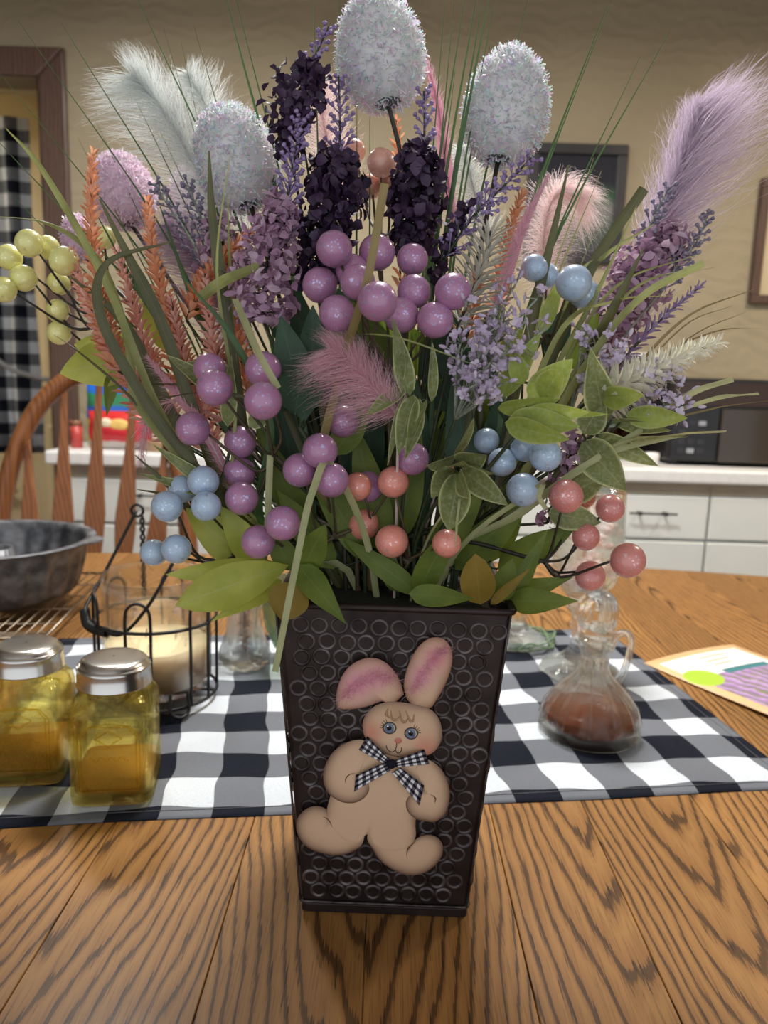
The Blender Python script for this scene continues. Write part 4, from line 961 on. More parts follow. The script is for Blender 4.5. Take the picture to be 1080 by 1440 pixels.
# ================================================================== the bouquet
def mouth(p):
    return A(float(np.clip(p[0] * .32, -.055, .055)), float(np.clip(p[1] * .5, -.055, .055)), T + VH - .004)
def foot_(p): m_ = mouth(p); return A(m_[0] * .6, m_[1] * .6, T + .02)
def stalk(b, p, r=.0016, extra=None, tipr=None):
    """stem from the vase bottom through its mouth to p"""
    m_ = mouth(p); up = m_ + A(0, 0, .035) + (p - m_) * .12
    P = spline([foot_(p), m_, up] + (list(extra) if extra else []) + [p], 6); b.tube(P, [r, r, r * (tipr or .8)], 6)
m_stem = simple('green_stem', (.030, .045, .016), .55, .3, 60)
m_dstem = simple('dark_stem', (.028, .024, .016), .5, .3, 60)
m_brn = simple('berry_twig', (.075, .055, .028), .6, .3, 80)
def pxm(Y): return (Y - CAM[1]) * 1.02 / F          # metres per pixel at depth plane Y
def petals(b, P, D, N, L, W, cup=.25, curl=.15):
    n = len(P); P, D, N = map(lambda q: np.asarray(q, float), (P, D, N)); L = np.broadcast_to(L, n); W = np.broadcast_to(W, n)
    D = D / (np.linalg.norm(D, axis=1)[:, None] + 1e-9); N = N - D * (N * D).sum(1)[:, None]; N = N / (np.linalg.norm(N, axis=1)[:, None] + 1e-9); S = np.cross(D, N)
    V = []
    def pt(t, u, wf): return P + D * (L * t)[:, None] + S * (W * .5 * u * wf)[:, None] + N * (W * cup * abs(u) * wf - L * curl * t * t)[:, None]
    V = [pt(0, 0, 0), pt(.4, -1, .85), pt(.4, 0, .85), pt(.4, 1, .85), pt(.75, -1, .9), pt(.75, 0, .9), pt(.75, 1, .9), pt(1, 0, 0)]
    V = np.stack(V, 1).reshape(-1, 3); F_ = np.array([(0, 1, 2, 2), (0, 2, 3, 3), (1, 4, 5, 2), (2, 5, 6, 3), (4, 7, 5, 5), (5, 7, 6, 6)])
    fs = []
    for i in range(n):
        o = i * 8
        for q in ((0, 2, 1), (0, 3, 2), (1, 2, 5, 4), (2, 3, 6, 5), (4, 5, 7), (5, 6, 7)): fs.append(tuple(o + k for k in q))
    b.add(V, fs)
def frame(d):
    d = unit(d); a = unit(np.cross(d, A(.3, .8, .5))); return a, np.cross(d, a)

# ------------------------------------------------------------------ berry sprays
BR = .0116
bb = MB(); bb.ball(A(0, 0, 0), BR, 24, 14); _me0 = {}
def berry_mesh(mat):
    if mat.name not in _me0:
        me = bpy.data.meshes.new('berry'); V = np.concatenate(bb.v); me.from_pydata(V.tolist(), [], bb.f); me.polygons.foreach_set('use_smooth', [True] * len(me.polygons)); me.materials.append(mat); _me0[mat.name] = me
    return _me0[mat.name]
def ydep(r): return -.586 + BR * F / r / 1.02
m_purple = berrymat('purple_berry', (.40, .17, .34), (.50, .24, .40), (.55, .60, .95))
m_salmon = berrymat('salmon_berry', (.82, .26, .20), (.88, .36, .28), (.95, .75, .75))
m_pink = berrymat('pink_berry', (.68, .20, .19), (.76, .32, .28), (.95, .75, .75))
m_blue = berrymat('blue_berry', (.38, .52, .70), (.50, .63, .80), (.75, .85, 1.0))
m_yel = berrymat('yellow_berry', (.82, .80, .24), (.90, .87, .38), (1, 1, .7))
m_peach = berrymat('peach_berry', (.78, .36, .26), (.85, .46, .34), (1, .8, .75))
m_lfg = leafmat('fabric_leaf_green', (.085, .14, .018), (.20, .26, .035), (.22, .26, .07), trans=.35, weave=True)
m_lfy = leafmat('fabric_leaf_lime', (.38, .46, .055), (.62, .66, .14), (.55, .60, .2), trans=.5, rough=.35, weave=True)
m_lfb = leafmat('fabric_leaf_ochre', (.20, .145, .018), (.30, .20, .03), (.30, .22, .06), trans=.3, weave=True)
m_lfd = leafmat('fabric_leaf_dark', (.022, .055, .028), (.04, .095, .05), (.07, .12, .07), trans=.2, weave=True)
m_dusty = leafmat('dusty_leaf', (.13, .16, .05), (.27, .31, .10), (.36, .40, .20), edge=(.60, .64, .30), trans=.35, dust=.18)
m_limeleaf = leafmat('lime_leaf', (.24, .32, .04), (.46, .54, .10), (.45, .52, .16), edge=(.48, .54, .18), trans=.35, dust=.15)
def leafpx(b, a, c, wpx, tilt=0.0, curl=.25, cup=.2, shape='ovate', wave=.02, roll=0.0, nl=9):
    p = at(*a); q = at(*c); d = q - p; L = np.linalg.norm(d); mid = (p + q) / 2; n = unit(CAM - mid); n = unit(n - unit(d) * (n @ unit(d))); s_ = np.cross(unit(d), n)
    n2 = n * math.cos(roll) + s_ * math.sin(roll)
    dd = unit(d) + n2 * curl * .5
    b.leaf(p, dd, n2, L * (1 + abs(curl) ** 2 * .12), wpx * pxm((a[2] + c[2]) / 2), curl, cup, shape, nl, wave)
def leaves(parent, specs, mat, name='leaf'):
    for sp_ in specs:
        a, c, wpx = sp_[:3]; kw = sp_[3] if len(sp_) > 3 else {}
        b = MB(); leafpx(b, a, c, wpx, **{k_: v_ for k_, v_ in kw.items() if k_ != 'mat'}); b.build(name, kw.get('mat', mat), parent)
def berry_spray(label, mat, bl, fork, lv=(), lm=None, group=None, twig=None):
    fk = at(*fork); t = thing('berry_spray', label, 'berry spray', foot_(fk), group)
    b = MB(); stalk(b, fk, .0019)
    me = berry_mesh(mat)
    for q in bl:
        x, y, r = q[:3]; Y = q[3] if len(q) > 3 else ydep(r)
        p = at(x, y, Y); sc = r * pxm(Y) / BR; dirn = unit(p - fk); e = p - dirn * BR * sc * .9
        m1 = fk + (e - fk) * .5 + A(0, .012, -.012) + rng.normal(size=3) * .004
        b.tube(spline([fk, m1, e], 5), [.0014, .0011, .0009], 5)
        inst('berry', me, t, p, float(np.clip(sc, .8, 1.18)), (random.random() * 6, random.random() * 6, random.random() * 6))
    b.build('stem', twig or m_brn, t)
    leaves(t, lv, lm or m_lfg); return t
berry_spray('purple glitter berry spray standing at the top centre of the bouquet', m_purple,
    [(470, 350, 24), (530, 355, 24, -.055), (580, 365, 21, -.05), (495, 381, 22, -.06), (450, 401, 23.5), (503, 397, 23.5, -.085), (474, 441, 24.5), (531, 424, 26.5), (582, 410, 22.5, -.07), (564, 443, 24, -.075), (637, 410, 24.5), (612, 450, 24.5)], (545, 520, -.05), group='purple berry sprays')
berry_spray('purple glitter berry spray hanging above the left pale blue berries', m_purple,
    [(295, 519, 22, -.07), (302, 545, 25), (370, 520, 25, -.08), (370, 564, 26), (271, 603, 23.5), (338, 621, 22.5), (337, 665, 22.5), (340, 701, 23.5)], (385, 640, -.05), group='purple berry sprays')
berry_spray('purple glitter berry spray drooping just above the vase rim', m_purple,
    [(482, 592, 23), (450, 634, 24.5), (422, 661, 24), (466, 675, 24.5), (398, 736, 25), (363, 762, 24), (517, 684, 22.5), (580, 645, 23, -.06)], (470, 755, -.05),
    [((450, 800, -.075), (330, 690, -.07), 0.01)] if False else (), group='purple berry sprays')
berry_spray('salmon red berry spray low over the middle of the vase rim', m_salmon,
    [(503, 684, 20, -.055), (553, 678, 22, -.06), (511, 737, 22.5), (551, 761, 23.5), (628, 764, 20.5, -.085), (640, 672, 17, -.04)], (575, 790, -.055),
    [((575, 835, -.075), (665, 842, -.10), 38, dict(curl=-.5, shape='lance')), ((590, 835, -.055), (480, 755, -.045), 36, dict(curl=.5, shape='lance')), ((585, 835, -.06), (640, 735, -.08), 44, dict(curl=.3)), ((560, 832, -.05), (540, 770, -.05), 34, dict(curl=.3))])
berry_spray('pink berry spray reaching right over the glass cruet', m_pink,
    [(796, 698, 24), (818, 697, 20, -.03), (858, 715, 20, -.05), (824, 755, 19.5, -.05), (883, 788, 25), (830, 810, 21.5, -.06)], (765, 790, -.055),
    [((715, 845, -.06), (812, 845, -.085), 44, dict(curl=.35, shape='lance')), ((700, 842, -.05), (805, 812, -.06), 38, dict(curl=.2, shape='lance')), ((675, 850, -.08), (668, 780, -.095), 50, dict(mat=m_lfb, curl=.4, shape='round')), ((700, 845, -.07), (722, 785, -.075), 40, dict(curl=.3)), ((715, 850, -.06), (770, 745, -.06), 30, dict(curl=.3, shape='lance')), ((690, 850, -.075), (745, 800, -.09), 18, dict(mat=m_lfb, shape='lance'))], twig=m_dstem)
berry_spray('pale blue berry spray hanging left over the candle', m_blue,
    [(235, 712, 22, -.07), (256, 688, 20, -.045), (286, 677, 22, -.06), (290, 712, 21, -.075), (216, 777, 19, -.055), (248, 772, 21, -.075)], (330, 785, -.05),
    [((405, 795, -.065), (250, 850, -.10), 62, dict(mat=m_lfy, curl=.5, cup=.35, shape='obovate')), ((400, 800, -.055), (235, 808, -.07), 42, dict(mat=m_lfy, curl=.4)), ((395, 815, -.06), (300, 872, -.10), 40, dict(mat=m_lfy, curl=.6, shape='lance')), ((350, 790, -.045), (262, 715, -.05), 62, dict(mat=m_lfy, curl=.3)), ((370, 800, -.05), (310, 712, -.055), 50, dict(mat=m_lfy, curl=.3)),
     ((420, 795, -.075), (485, 876, -.105), 46, dict(curl=.4, shape='lance')), ((425, 800, -.07), (458, 738, -.085), 50, dict(curl=.3)), ((430, 805, -.075), (468, 835, -.09), 34, dict(curl=.3)), ((415, 820, -.085), (396, 872, -.10), 58, dict(mat=m_lfb, curl=.3, shape='round')), ((410, 800, -.06), (380, 745, -.06), 40, dict(curl=.3))], twig=m_dstem)
berry_spray('blue-grey berry spray under the dusty leaves beside the pink berries', m_blue,
    [(736, 689, 24), (706, 650, 20, -.05), (738, 629, 20, -.05), (767, 641, 22.5, -.07), (684, 620, 18, -.03)], (700, 735, -.04))
berry_spray('sky blue berry spray before the right pink feather', m_blue,
    [(807, 398, 24, -.03), (822, 414, 20, -.01), (751, 377, 18, -.0), (768, 388, 17, .01)], (765, 470, -.01))
berry_spray('yellow berry spray on the far left before the checked curtain', m_yel,
    [(41, 342, 18, .02), (67, 348, 15, .04), (90, 367, 19, .02), (13, 362, 17, .03), (33, 391, 17.5, .03), (5, 407, 17, .02), (83, 398, 15, .05), (81, 437, 15.5, .05), (83, 468, 16, .05), (147, 334, 15, .06), (210, 420, 15, .07)], (150, 455, .05),
    [((190, 500, .05), (85, 525, .04), 70, dict(mat=m_lfy, curl=.3)), ((200, 500, .05), (105, 485, .05), 60, dict(mat=m_lfy)), ((160, 520, .045), (150, 585, .04), 22, dict(mat=m_lfg, shape='lance')), ((235, 480, .06), (205, 420, .06), 46, dict(mat=m_lfy)), ((250, 470, .05), (215, 480, .05), 50, dict(mat=m_lfy))], twig=m_dstem)
berry_spray('peach berry spray between the dark purple blossoms', m_peach, [(536, 229, 18.5, .03), (522, 262, 16, .06), (548, 252, 15, .05), (498, 212, 13, .08)], (535, 330, .03))

# ------------------------------------------------------------------ glitter eggs on picks
m_flake = NT('iridescent_tinsel'); m_flake.set(rough=.16, spec=1.0)
g_ = m_flake.n('ShaderNodeNewGeometry').outputs['Random Per Island']
fc = m_flake.ramp(g_, [(0, (.76, .78, .78)), (.2, (.52, .80, .78)), (.38, (.80, .79, .79)), (.56, (.84, .60, .76)), (.70, (.62, .60, .86)), (.86, (.90, .89, .89)), (1, (.56, .82, .66))]); m_flake.col(fc); m_flake.b.inputs['Thin Film Thickness'].default_value = 420; m_flake.b.inputs['Thin Film IOR'].default_value = 1.6
tb_ = m_flake.n('ShaderNodeBsdfTranslucent'); m_flake.l(fc, tb_.inputs[0]); mx_ = m_flake.n('ShaderNodeMixShader'); mx_.inputs[0].default_value = .35; m_flake.l(m_flake.b.outputs[0], mx_.inputs[1]); m_flake.l(tb_.outputs[0], mx_.inputs[2]); m_flake.l(mx_.outputs[0], m_flake.out.inputs[0]); m_flake = m_flake.m
m_flakep = island('pink_tinsel', [(.80, .62, .70), (.86, .72, .80), (.74, .55, .72), (.90, .82, .88), (.70, .62, .80)], .2, .35, spec=1.0)
m_eggw = simple('white_foam_egg', (.66, .66, .66), .8, .06, 60); m_eggp = simple('pink_foam_egg', (.66, .46, .56), .8, .1, 60)
def egg(label, x, y, Y, rx, ry, tilt, flm, core, stem_end=None, n=3600):
    s_ = pxm(Y); c = at(x, y, Y); a, h = rx * s_ * .93, ry * s_ * .94
    ax = unit(RT * math.sin(tilt) + UP * math.cos(tilt)); sx = unit(np.cross(ax, A(0, 1, 0))); sy = np.cross(sx, ax)
    bot = c - ax * h
    t = thing('glitter_egg', label, 'egg pick', foot_(bot), 'glitter eggs on picks')
    def surf(u, th):                               # u -1..1 along axis
        w_ = np.sqrt(np.maximum(0, 1 - u * u)) * (1 - .13 * u); return c + ax * (u * h)[..., None] + (sx * np.cos(th)[..., None] + sy * np.sin(th)[..., None]) * (a * w_)[..., None]
    b = MB(); U = np.sin(np.linspace(-math.pi / 2, math.pi / 2, 17)); TH = np.linspace(0, 2 * math.pi, 24, endpoint=False)
    V = surf(np.repeat(U, 24) * .96, np.tile(TH, 17)); b.add(c + (V - c) * .93, [(i * 24 + j, i * 24 + (j + 1) % 24, (i + 1) * 24 + (j + 1) % 24, (i + 1) * 24 + j) for i in range(16) for j in range(24)]); b.build('egg', core, t)
    u = rng.uniform(-1, 1, n); th = rng.uniform(0, 2 * math.pi, n); P = surf(u, th); Nn = P - c; Nn /= np.linalg.norm(Nn, axis=1)[:, None]
    P = c + (P - c) * .955
    D = Nn * rng.uniform(.1, .7, (n, 1)) + rng.normal(size=(n, 3)) * .75; D /= np.linalg.norm(D, axis=1)[:, None]
    L = rng.uniform(.0022, .0050, n); S = np.cross(D, rng.normal(size=(n, 3))); S /= np.linalg.norm(S, axis=1)[:, None]; w_ = rng.uniform(.0003, .0006, (n, 1))
    E = P + D * L[:, None]; Mm = (P + E) / 2 + rng.normal(size=(n, 3)) * .0005
    V = np.stack([P - S * w_, P + S * w_, Mm - S * w_, Mm + S * w_, E - S * w_, E + S * w_], 1).reshape(-1, 3); o_ = np.arange(n) * 6
    q = np.concatenate([np.stack([o_, o_ + 1, o_ + 3, o_ + 2], 1), np.stack([o_ + 2, o_ + 3, o_ + 5, o_ + 4], 1)]); b = MB(); b.add(V, q.tolist()); b.build('tinsel', flm, t, False)['kind'] = 'stuff'
    b = MB(); stalk(b, bot + ax * .004, .0019, stem_end, tipr=1.0); b.build('pick', m_dstem, t)
egg('large white iridescent glitter egg, the tallest in the bouquet', 534, 72, .04, 61, 80, -.16, m_flake, m_eggw, [at(585, 420, .04), at(577, 330, .04), at(566, 230, .04)])
egg('white iridescent glitter egg right of the tallest egg', 712, 150, .03, 59, 82, .15, m_flake, m_eggw)
egg('white glitter egg in front of the white feathers', 332, 222, .05, 58, 76, -.30, m_flake, m_eggw)
egg('pink glitter egg between the two tallest orange spikes', 172, 268, .13, 44, 54, -.25, m_flakep, m_eggp)
egg('small pink glitter egg behind the leftmost orange spikes', 112, 335, .17, 24, 34, -.3, m_flakep, m_eggp, n=1600)
egg('small pink glitter egg behind the white egg and grey sprigs', 275, 275, .16, 38, 44, -.1, m_flakep, m_eggp, n=2000)

# ------------------------------------------------------------------ feathers and plumes
m_fwhite = island('white_barb', [(.72, .76, .74), (.84, .86, .85), (.62, .68, .67)], .7, .45)
m_fpink = island('pink_barb', [(.76, .40, .50), (.84, .54, .62), (.86, .66, .70)], .7, .4)
m_fpale = island('pale_pink_barb', [(.88, .66, .67), (.92, .78, .77), (.94, .87, .86)], .7, .5)
m_flav = island('lavender_barb', [(.56, .46, .58), (.68, .58, .70), (.78, .70, .78)], .7, .4)
m_fmauve = island('mauve_barb', [(.34, .22, .34), (.46, .32, .46), (.55, .42, .54)], .7, .35)
m_quill = simple('pale_quill', (.62, .48, .46), .5); m_quillp = island('pink_vane', [(.66, .30, .40), (.74, .38, .48)], .6, .35)
def feather(name, label, cat, path, Lpx, n, mat, spread=.75, depth=.35, w=.00032, droop=(0, 0, -1), dr=.25, prof=None, quill=None, asym=(1, 1), group=None, vane=False):
    P = np.array([at(*p) for p in path]); S = spline(P, 14); T_ = np.gradient(S, axis=0); T_ /= np.linalg.norm(T_, axis=1)[:, None]
    Ym = np.mean([p[2] for p in path]); L0 = Lpx * pxm(Ym)
    t = thing(name, label, cat, foot_(S[0]), group)
    b = MB(); stalk(b, S[0], .0012); b.tube(S, [.0011, .0008, .0003], 5); b.build('quill', quill or m_quill, t)
    u = rng.random(n); ix = np.minimum((u * (len(S) - 1)).astype(int), len(S) - 1); sgn = np.where(rng.random(n) < .5, -1, 1)
    base = S[ix] + rng.normal(size=(n, 3)) * .0006; tg = T_[ix]; view = CAM - base; view /= np.linalg.norm(view, axis=1)[:, None]
    sd = np.cross(tg, view); sd /= np.linalg.norm(sd, axis=1)[:, None]
    D = tg * rng.uniform(.35, 1.0, (n, 1)) + sd * (sgn * rng.uniform(.3, 1.0, n) * spread)[:, None] + view * (rng.normal(size=(n, 1)) * depth); D /= np.linalg.norm(D, axis=1)[:, None]
    pf = prof(u) if prof else (np.sin(np.pi * np.clip(u * .75 + .2, 0, 1)) ** .6)
    L = L0 * pf * rng.uniform(.6, 1.1, n) * np.where(sgn < 0, asym[0], asym[1])
    b = MB(); b.barbs(base, D, L, w, droop, 5, dr); b.build('barbs', mat, t)['kind'] = 'stuff'
    if vane: b = MB(); b.ribbon(S, [.3 * L0, .6 * L0, .5 * L0, .1 * L0], RT, fold=.2); b.build('vane', m_quillp, t)
    return t
feather('feather', 'broad white ostrich feather curling left at its tip', 'feather', [(320, 330, .11), (275, 235, .10), (225, 150, .09), (185, 105, .08)], 92, 2600, m_fwhite, .9, .35, .0004, (-.6, 0, -.5), .35, group='white ostrich feathers')
feather('feather', 'white ostrich feather upright behind the white glitter egg', 'feather', [(345, 330, .13), (320, 230, .12), (290, 150, .12), (262, 100, .12)], 72, 1900, m_fwhite, .9, .35, .0004, (.1, 0, -.6), .3, group='white ostrich feathers')
feather('feather', 'pale pink feather behind the upright lavender sprig', 'feather', [(480, 320, .07), (470, 240, .08), (455, 170, .08), (450, 110, .08)], 64, 1500, m_fpale, .8, .35, .00035, (0, 0, -1), .15, group='pale pink feathers')
feather('feather', 'narrow pink feather rising beside the tallest egg', 'feather', [(640, 330, .06), (628, 240, .06), (618, 160, .06), (600, 85, .06)], 30, 700, m_fpink, .45, .2, .0003, (0, 0, -1), .1, group='narrow pink feathers', vane=True)
feather('feather', 'white fluffy feather under the right white glitter egg', 'feather', [(690, 330, .10), (670, 280, .10), (660, 240, .10), (650, 205, .10)], 60, 1200, m_fwhite, .9, .5, .00035, (0, 0, -1), .3)
feather('feather', 'drooping pale pink marabou feather before the black framed picture', 'feather', [(770, 420, .10), (765, 330, .11), (785, 270, .11), (825, 275, .11)], 72, 2600, m_fpale, .9, .5, .00035, (.25, 0, -1), .55, group='pale pink feathers')
feather('feather', 'narrow pink feather before the white spiky sprig', 'feather', [(692, 440, -.02), (712, 385, -.02), (735, 320, -.02), (772, 245, -.02)], 26, 800, m_fpink, .55, .25, .0003, (.2, 0, -.6), .2, group='narrow pink feathers', vane=True)
feather('feather', 'fluffy pink feather tuft under the top purple berries', 'feather', [(560, 585, -.085), (525, 545, -.085), (490, 505, -.085), (465, 490, -.085)], 74, 2200, m_fpink, 1.1, .45, .0003, (-.6, 0, -.6), .4)
feather('feather', 'pink feather slanting down left above the pale blue berries', 'feather', [(330, 690, -.03), (290, 610, -.035), (250, 555, -.03), (205, 500, -.02)], 26, 900, m_fpink, .5, .2, .0003, (-.2, 0, -.8), .2, vane=True, group='narrow pink feathers')
feather('feather', 'thin pink feather tips hanging left against the chair', 'feather', [(270, 560, -.02), (225, 570, -.02), (205, 600, -.02), (197, 655, -.02)], 28, 300, m_fpink, .5, .2, .0005, (0, 0, -1), .3, group='narrow pink feathers')
pamp = lambda u: np.where(u < .35, .45 + u, 1.0) * np.clip((1.12 - u) * 2.2, .25, 1)
feather('pampas_plume', 'tall lavender pampas plume leaning right', 'pampas plume', [(850, 500, .06), (895, 390, .06), (940, 280, .06), (968, 205, .06), (984, 150, .06)], 112, 5600, m_flav, .5, .45, .00046, (.45, 0, -.1), .25, pamp, asym=(.7, 1.35))
feather('pampas_plume', 'mauve pampas plume behind the orange spikes and pink egg', 'pampas plume', [(350, 500, .09), (310, 420, .09), (275, 360, .10), (232, 315, .11)], 84, 2600, m_fmauve, .7, .4, .0004, (-.5, 0, -.3), .3)

# ------------------------------------------------------------------ sprigs and blossoms
m_lavb = island('lavender_floret', [(.26, .18, .38), (.38, .28, .54), (.46, .37, .62)], .6, .2)
m_lavg = island('grey_lavender_floret', [(.20, .18, .26), (.29, .26, .36), (.36, .34, .44)], .6, .2)
m_dark = island('dark_purple_petal', [(.020, .009, .028), (.040, .018, .052), (.075, .040, .095)], .55, .12)
m_mauve = island('mauve_petal', [(.30, .15, .25), (.47, .29, .42), (.62, .46, .57), (.40, .22, .35)], .7, .25)
m_org = island('coral_petal', [(.78, .31, .15), (.88, .42, .23), (.92, .53, .34)], .65, .3)
m_pko = island('pinkish_coral_petal', [(.78, .35, .26), (.88, .48, .38), (.92, .60, .51)], .65, .3)
m_crm = island('cream_needle', [(.86, .84, .68), (.92, .90, .78), (.95, .94, .85)], .65, .3)
m_wht = island('pale_needle', [(.52, .53, .46), (.66, .67, .58), (.74, .74, .68)], .65, .3)
m_lil = island('lilac_floret', [(.54, .43, .62), (.66, .56, .74), (.74, .67, .80), (.62, .51, .68)], .6, .25)
m_frost = simple('frosted_twig', (.30, .34, .26), .8, .35, 300)
def axis_(path, k=10):
    S = spline([at(*p) for p in path], k); T_ = np.gradient(S, axis=0); T_ /= np.linalg.norm(T_, axis=1)[:, None]; return S, T_
def sprig(label, path, mat, n=26, bl=.007, name='lavender_sprig', cat='lavender sprig', group=None, tip=1.0):
    """bare lavender: side twigs that end in a small flared bud"""
    S, T_ = axis_(path, 12); t = thing(name, label, cat, foot_(S[0]), group)
    b = MB(); stalk(b, S[0], .0011); b.tube(S, [.0012, .0007], 5); b.build('stem', m_stem if mat is not m_lavg else m_frost, t)
    b = MB()
    for i in range(n):
        u = (i + .5) / n; k = min(len(S) - 1, int(u * (len(S) - 1))); a_, c_ = frame(T_[k]); th = i * 2.4
        d = unit(T_[k] * 1.0 + (a_ * math.cos(th) + c_ * math.sin(th)) * 1.0); L = bl * (1.25 - .75 * u) * random.uniform(.8, 1.2)
        p = S[k]; e = p + d * L; b.tube([p, p + d * L * .7, e], [.0006, .0005, .0009], 5, False); b.tube([e, e + d * .0016, e + d * .0028], [.0008, .0019, .0012], 6)
        for q in range(2):
            dd = unit(d + rng.normal(size=3) * .5); b.tube([p + d * L * .55, p + d * L * .55 + dd * L * .4], [.0005, .0011], 5)
    b.build('florets', mat, t)['kind'] = 'stuff'; return t
def cluster(label, path, rpx, mat, n, ps, name, cat, twig=m_stem, group=None, flat_=.7, sprout=None):
    """blossom head: round petals packed around an axis"""
    S, T_ = axis_(path, 12); t = thing(name, label, cat, foot_(S[0]), group); Ym = path[0][2]
    b = MB(); stalk(b, S[0], .0014); b.tube(S, [.0014, .0008], 5); b.build('stem', twig, t)
    u = rng.random(n); k = np.minimum((u * (len(S) - 1)).astype(int), len(S) - 1)
    R_ = np.interp(u, np.linspace(0, 1, len(rpx)), rpx) * pxm(Ym)
    Rv = rng.normal(size=(n, 3)); Rv -= T_[k] * (Rv * T_[k]).sum(1)[:, None]; Rv /= np.linalg.norm(Rv, axis=1)[:, None]
    P = S[k] + Rv * (R_ * rng.random(n) ** .45)[:, None]
    N = Rv + rng.normal(size=(n, 3)) * flat_ + T_[k] * .4; D = np.cross(N, rng.normal(size=(n, 3)))
    b = MB(); petals(b, P - unit(D[0]) * 0, D, N, ps * rng.uniform(.7, 1.3, n), ps * rng.uniform(.75, 1.15, n) * (.62 if mat is m_mauve else 1), .22, .35); b.build('petals', mat, t)['kind'] = 'stuff'
    b = MB(); m_ = max(6, n // 12)
    for i in range(m_):
        j = rng.integers(0, n); b.tube([S[k[j]], (S[k[j]] + P[j]) / 2 + A(0, 0, .001), P[j]], .0004, 4)
    b.build('twiglets', twig, t); return t
def spike(label, path, mat, n, Lp, Wp, name='coral_spike', cat='flower spike', group=None, open_=.8, taper=(1.1, .45), tube_=False):
    """pointed petals in whorls, tight at the tip and spreading below"""
    S, T_ = axis_(path, 14); t = thing(name, label, cat, foot_(S[0]), group)
    b = MB(); stalk(b, S[0], .0013); b.tube(S, [.0013, .0007], 5); b.build('stem', m_stem, t)
    P = []; D = []; N = []; L = []; W = []
    n = int(n * .62)
    for i in range(n):
        u = (i / n) ** .9; k = min(len(S) - 1, int(u * (len(S) - 1))); a_, c_ = frame(T_[k]); th = i * 2.399
        rad = a_ * math.cos(th) + c_ * math.sin(th); o_ = open_ * 1.9 * (1 - .5 * u)
        d = unit(T_[k] + rad * o_ + rng.normal(size=3) * .12); s_ = taper[0] + (taper[1] - taper[0]) * u
        P.append(S[k] + rad * .0006); D.append(d); N.append(-rad + T_[k] * .6); L.append(Lp * 1.2 * s_ * random.uniform(.85, 1.15)); W.append(Wp * s_)
    b = MB(); petals(b, P, D, N, np.array(L), np.array(W) * 1.35, .42, -.04); b.build('petals', mat, t)['kind'] = 'stuff'; return t

GL = 'lavender sprigs'
sprig('lavender sprig with purple buds at the very top beside the tallest egg', [(425, 190, -.0), (428, 120, .0), (445, 75, 0), (462, 38, 0)], m_lavb, 26, .009, group=GL)
sprig('upright fern-like lavender sprig left of the peach berries', [(476, 290, .02), (478, 230, .02), (478, 170, .02), (476, 108, .02)], m_lavb, 40, .0135, group=GL)
sprig('small upright lavender sprig under the tallest egg', [(592, 270, .02), (596, 215, .02), (597, 170, .02), (596, 128, .02)], m_lavb, 26, .0105, group=GL)
sprig('lavender sprig arching right below the second egg', [(625, 365, -.02), (665, 305, -.02), (705, 265, -.02), (748, 222, -.02)], m_lavb, 44, .0115, group=GL)
sprig('pale lavender sprig rising from the left mauve blossom', [(395, 350, -.02), (402, 290, -.02), (412, 230, -.02), (424, 165, -.02)], m_lavb, 60, .0125, group=GL)
sprig('grey lavender sprig right of the pink glitter egg', [(300, 400, .05), (270, 340, .05), (240, 295, .05), (218, 258, .05)], m_lavg, 34, .010, group='grey lavender sprigs')
sprig('grey lavender sprig before the white glitter egg', [(312, 400, .04), (298, 345, .04), (280, 300, .04), (262, 255, .04)], m_lavg, 36, .011, group='grey lavender sprigs')
sprig('grey lavender sprig on the pampas plume, upper one', [(885, 410, .03), (900, 350, .03), (920, 305, .03), (942, 262, .03)], m_lavg, 36, .010, group='grey lavender sprigs')
sprig('grey lavender sprig with silvery buds at the plume edge', [(930, 410, .02), (955, 370, .02), (980, 340, .02), (996, 300, .02)], m_lavg, 34, .009, group='grey lavender sprigs')
spike('dark lavender spike reaching right over the white heather', [(830, 560, 0), (890, 490, 0), (940, 440, 0), (988, 400, 0)], m_lavb, 150, .0095, .0028, 'lavender_spike', 'lavender spike', open_=.75)
GD = 'dark purple blossoms'
cluster('dark purple blossom head below the topmost lavender tip', [(408, 215, -.0), (405, 160, 0), (425, 120, 0), (450, 95, 0)], [12, 34, 38, 14], m_dark, 300, .0075, 'dark_blossom', 'blossom', m_dstem, GD)
cluster('long dark purple blossom head standing above the purple berries', [(448, 400, -.01), (455, 330, -.01), (470, 270, .0), (475, 215, 0)], [22, 36, 42, 30], m_dark, 620, .0085, 'dark_blossom', 'blossom', m_dstem, GD)
cluster('dark purple blossom head right of the peach berries', [(575, 345, .0), (580, 300, 0), (590, 255, 0), (585, 205, 0)], [22, 36, 38, 18], m_dark, 480, .0085, 'dark_blossom', 'blossom', m_dstem, GD)
cluster('loose dark purple blossom at the foot of the arching sprig', [(612, 390, -.02), (625, 350, -.02), (640, 315, -.02), (655, 285, -.02)], [8, 14, 13, 6], m_dark, 90, .0065, 'dark_blossom', 'blossom', m_dstem, GD)
GM = 'mauve blossoms'
cluster('mauve ragged blossom left of the purple berries', [(370, 450, -.03), (372, 390, -.03), (385, 330, -.03), (398, 280, -.03)], [36, 48, 34, 16], m_mauve, 620, .0085, 'mauve_blossom', 'blossom', m_stem, GM, .9)
cluster('mauve blossom behind the left grey lavender sprigs', [(345, 430, .02), (325, 390, .02), (315, 350, .03), (300, 300, .04)], [28, 40, 32, 14], m_mauve, 300, .0095, 'mauve_blossom', 'blossom', m_stem, GM, .9)
cluster('mauve blossom in front of the lavender pampas plume', [(845, 490, .03), (880, 420, .03), (915, 370, .03), (950, 320, .03)], [30, 44, 44, 20], m_mauve, 620, .0100, 'mauve_blossom', 'blossom', m_stem, GM, .9)
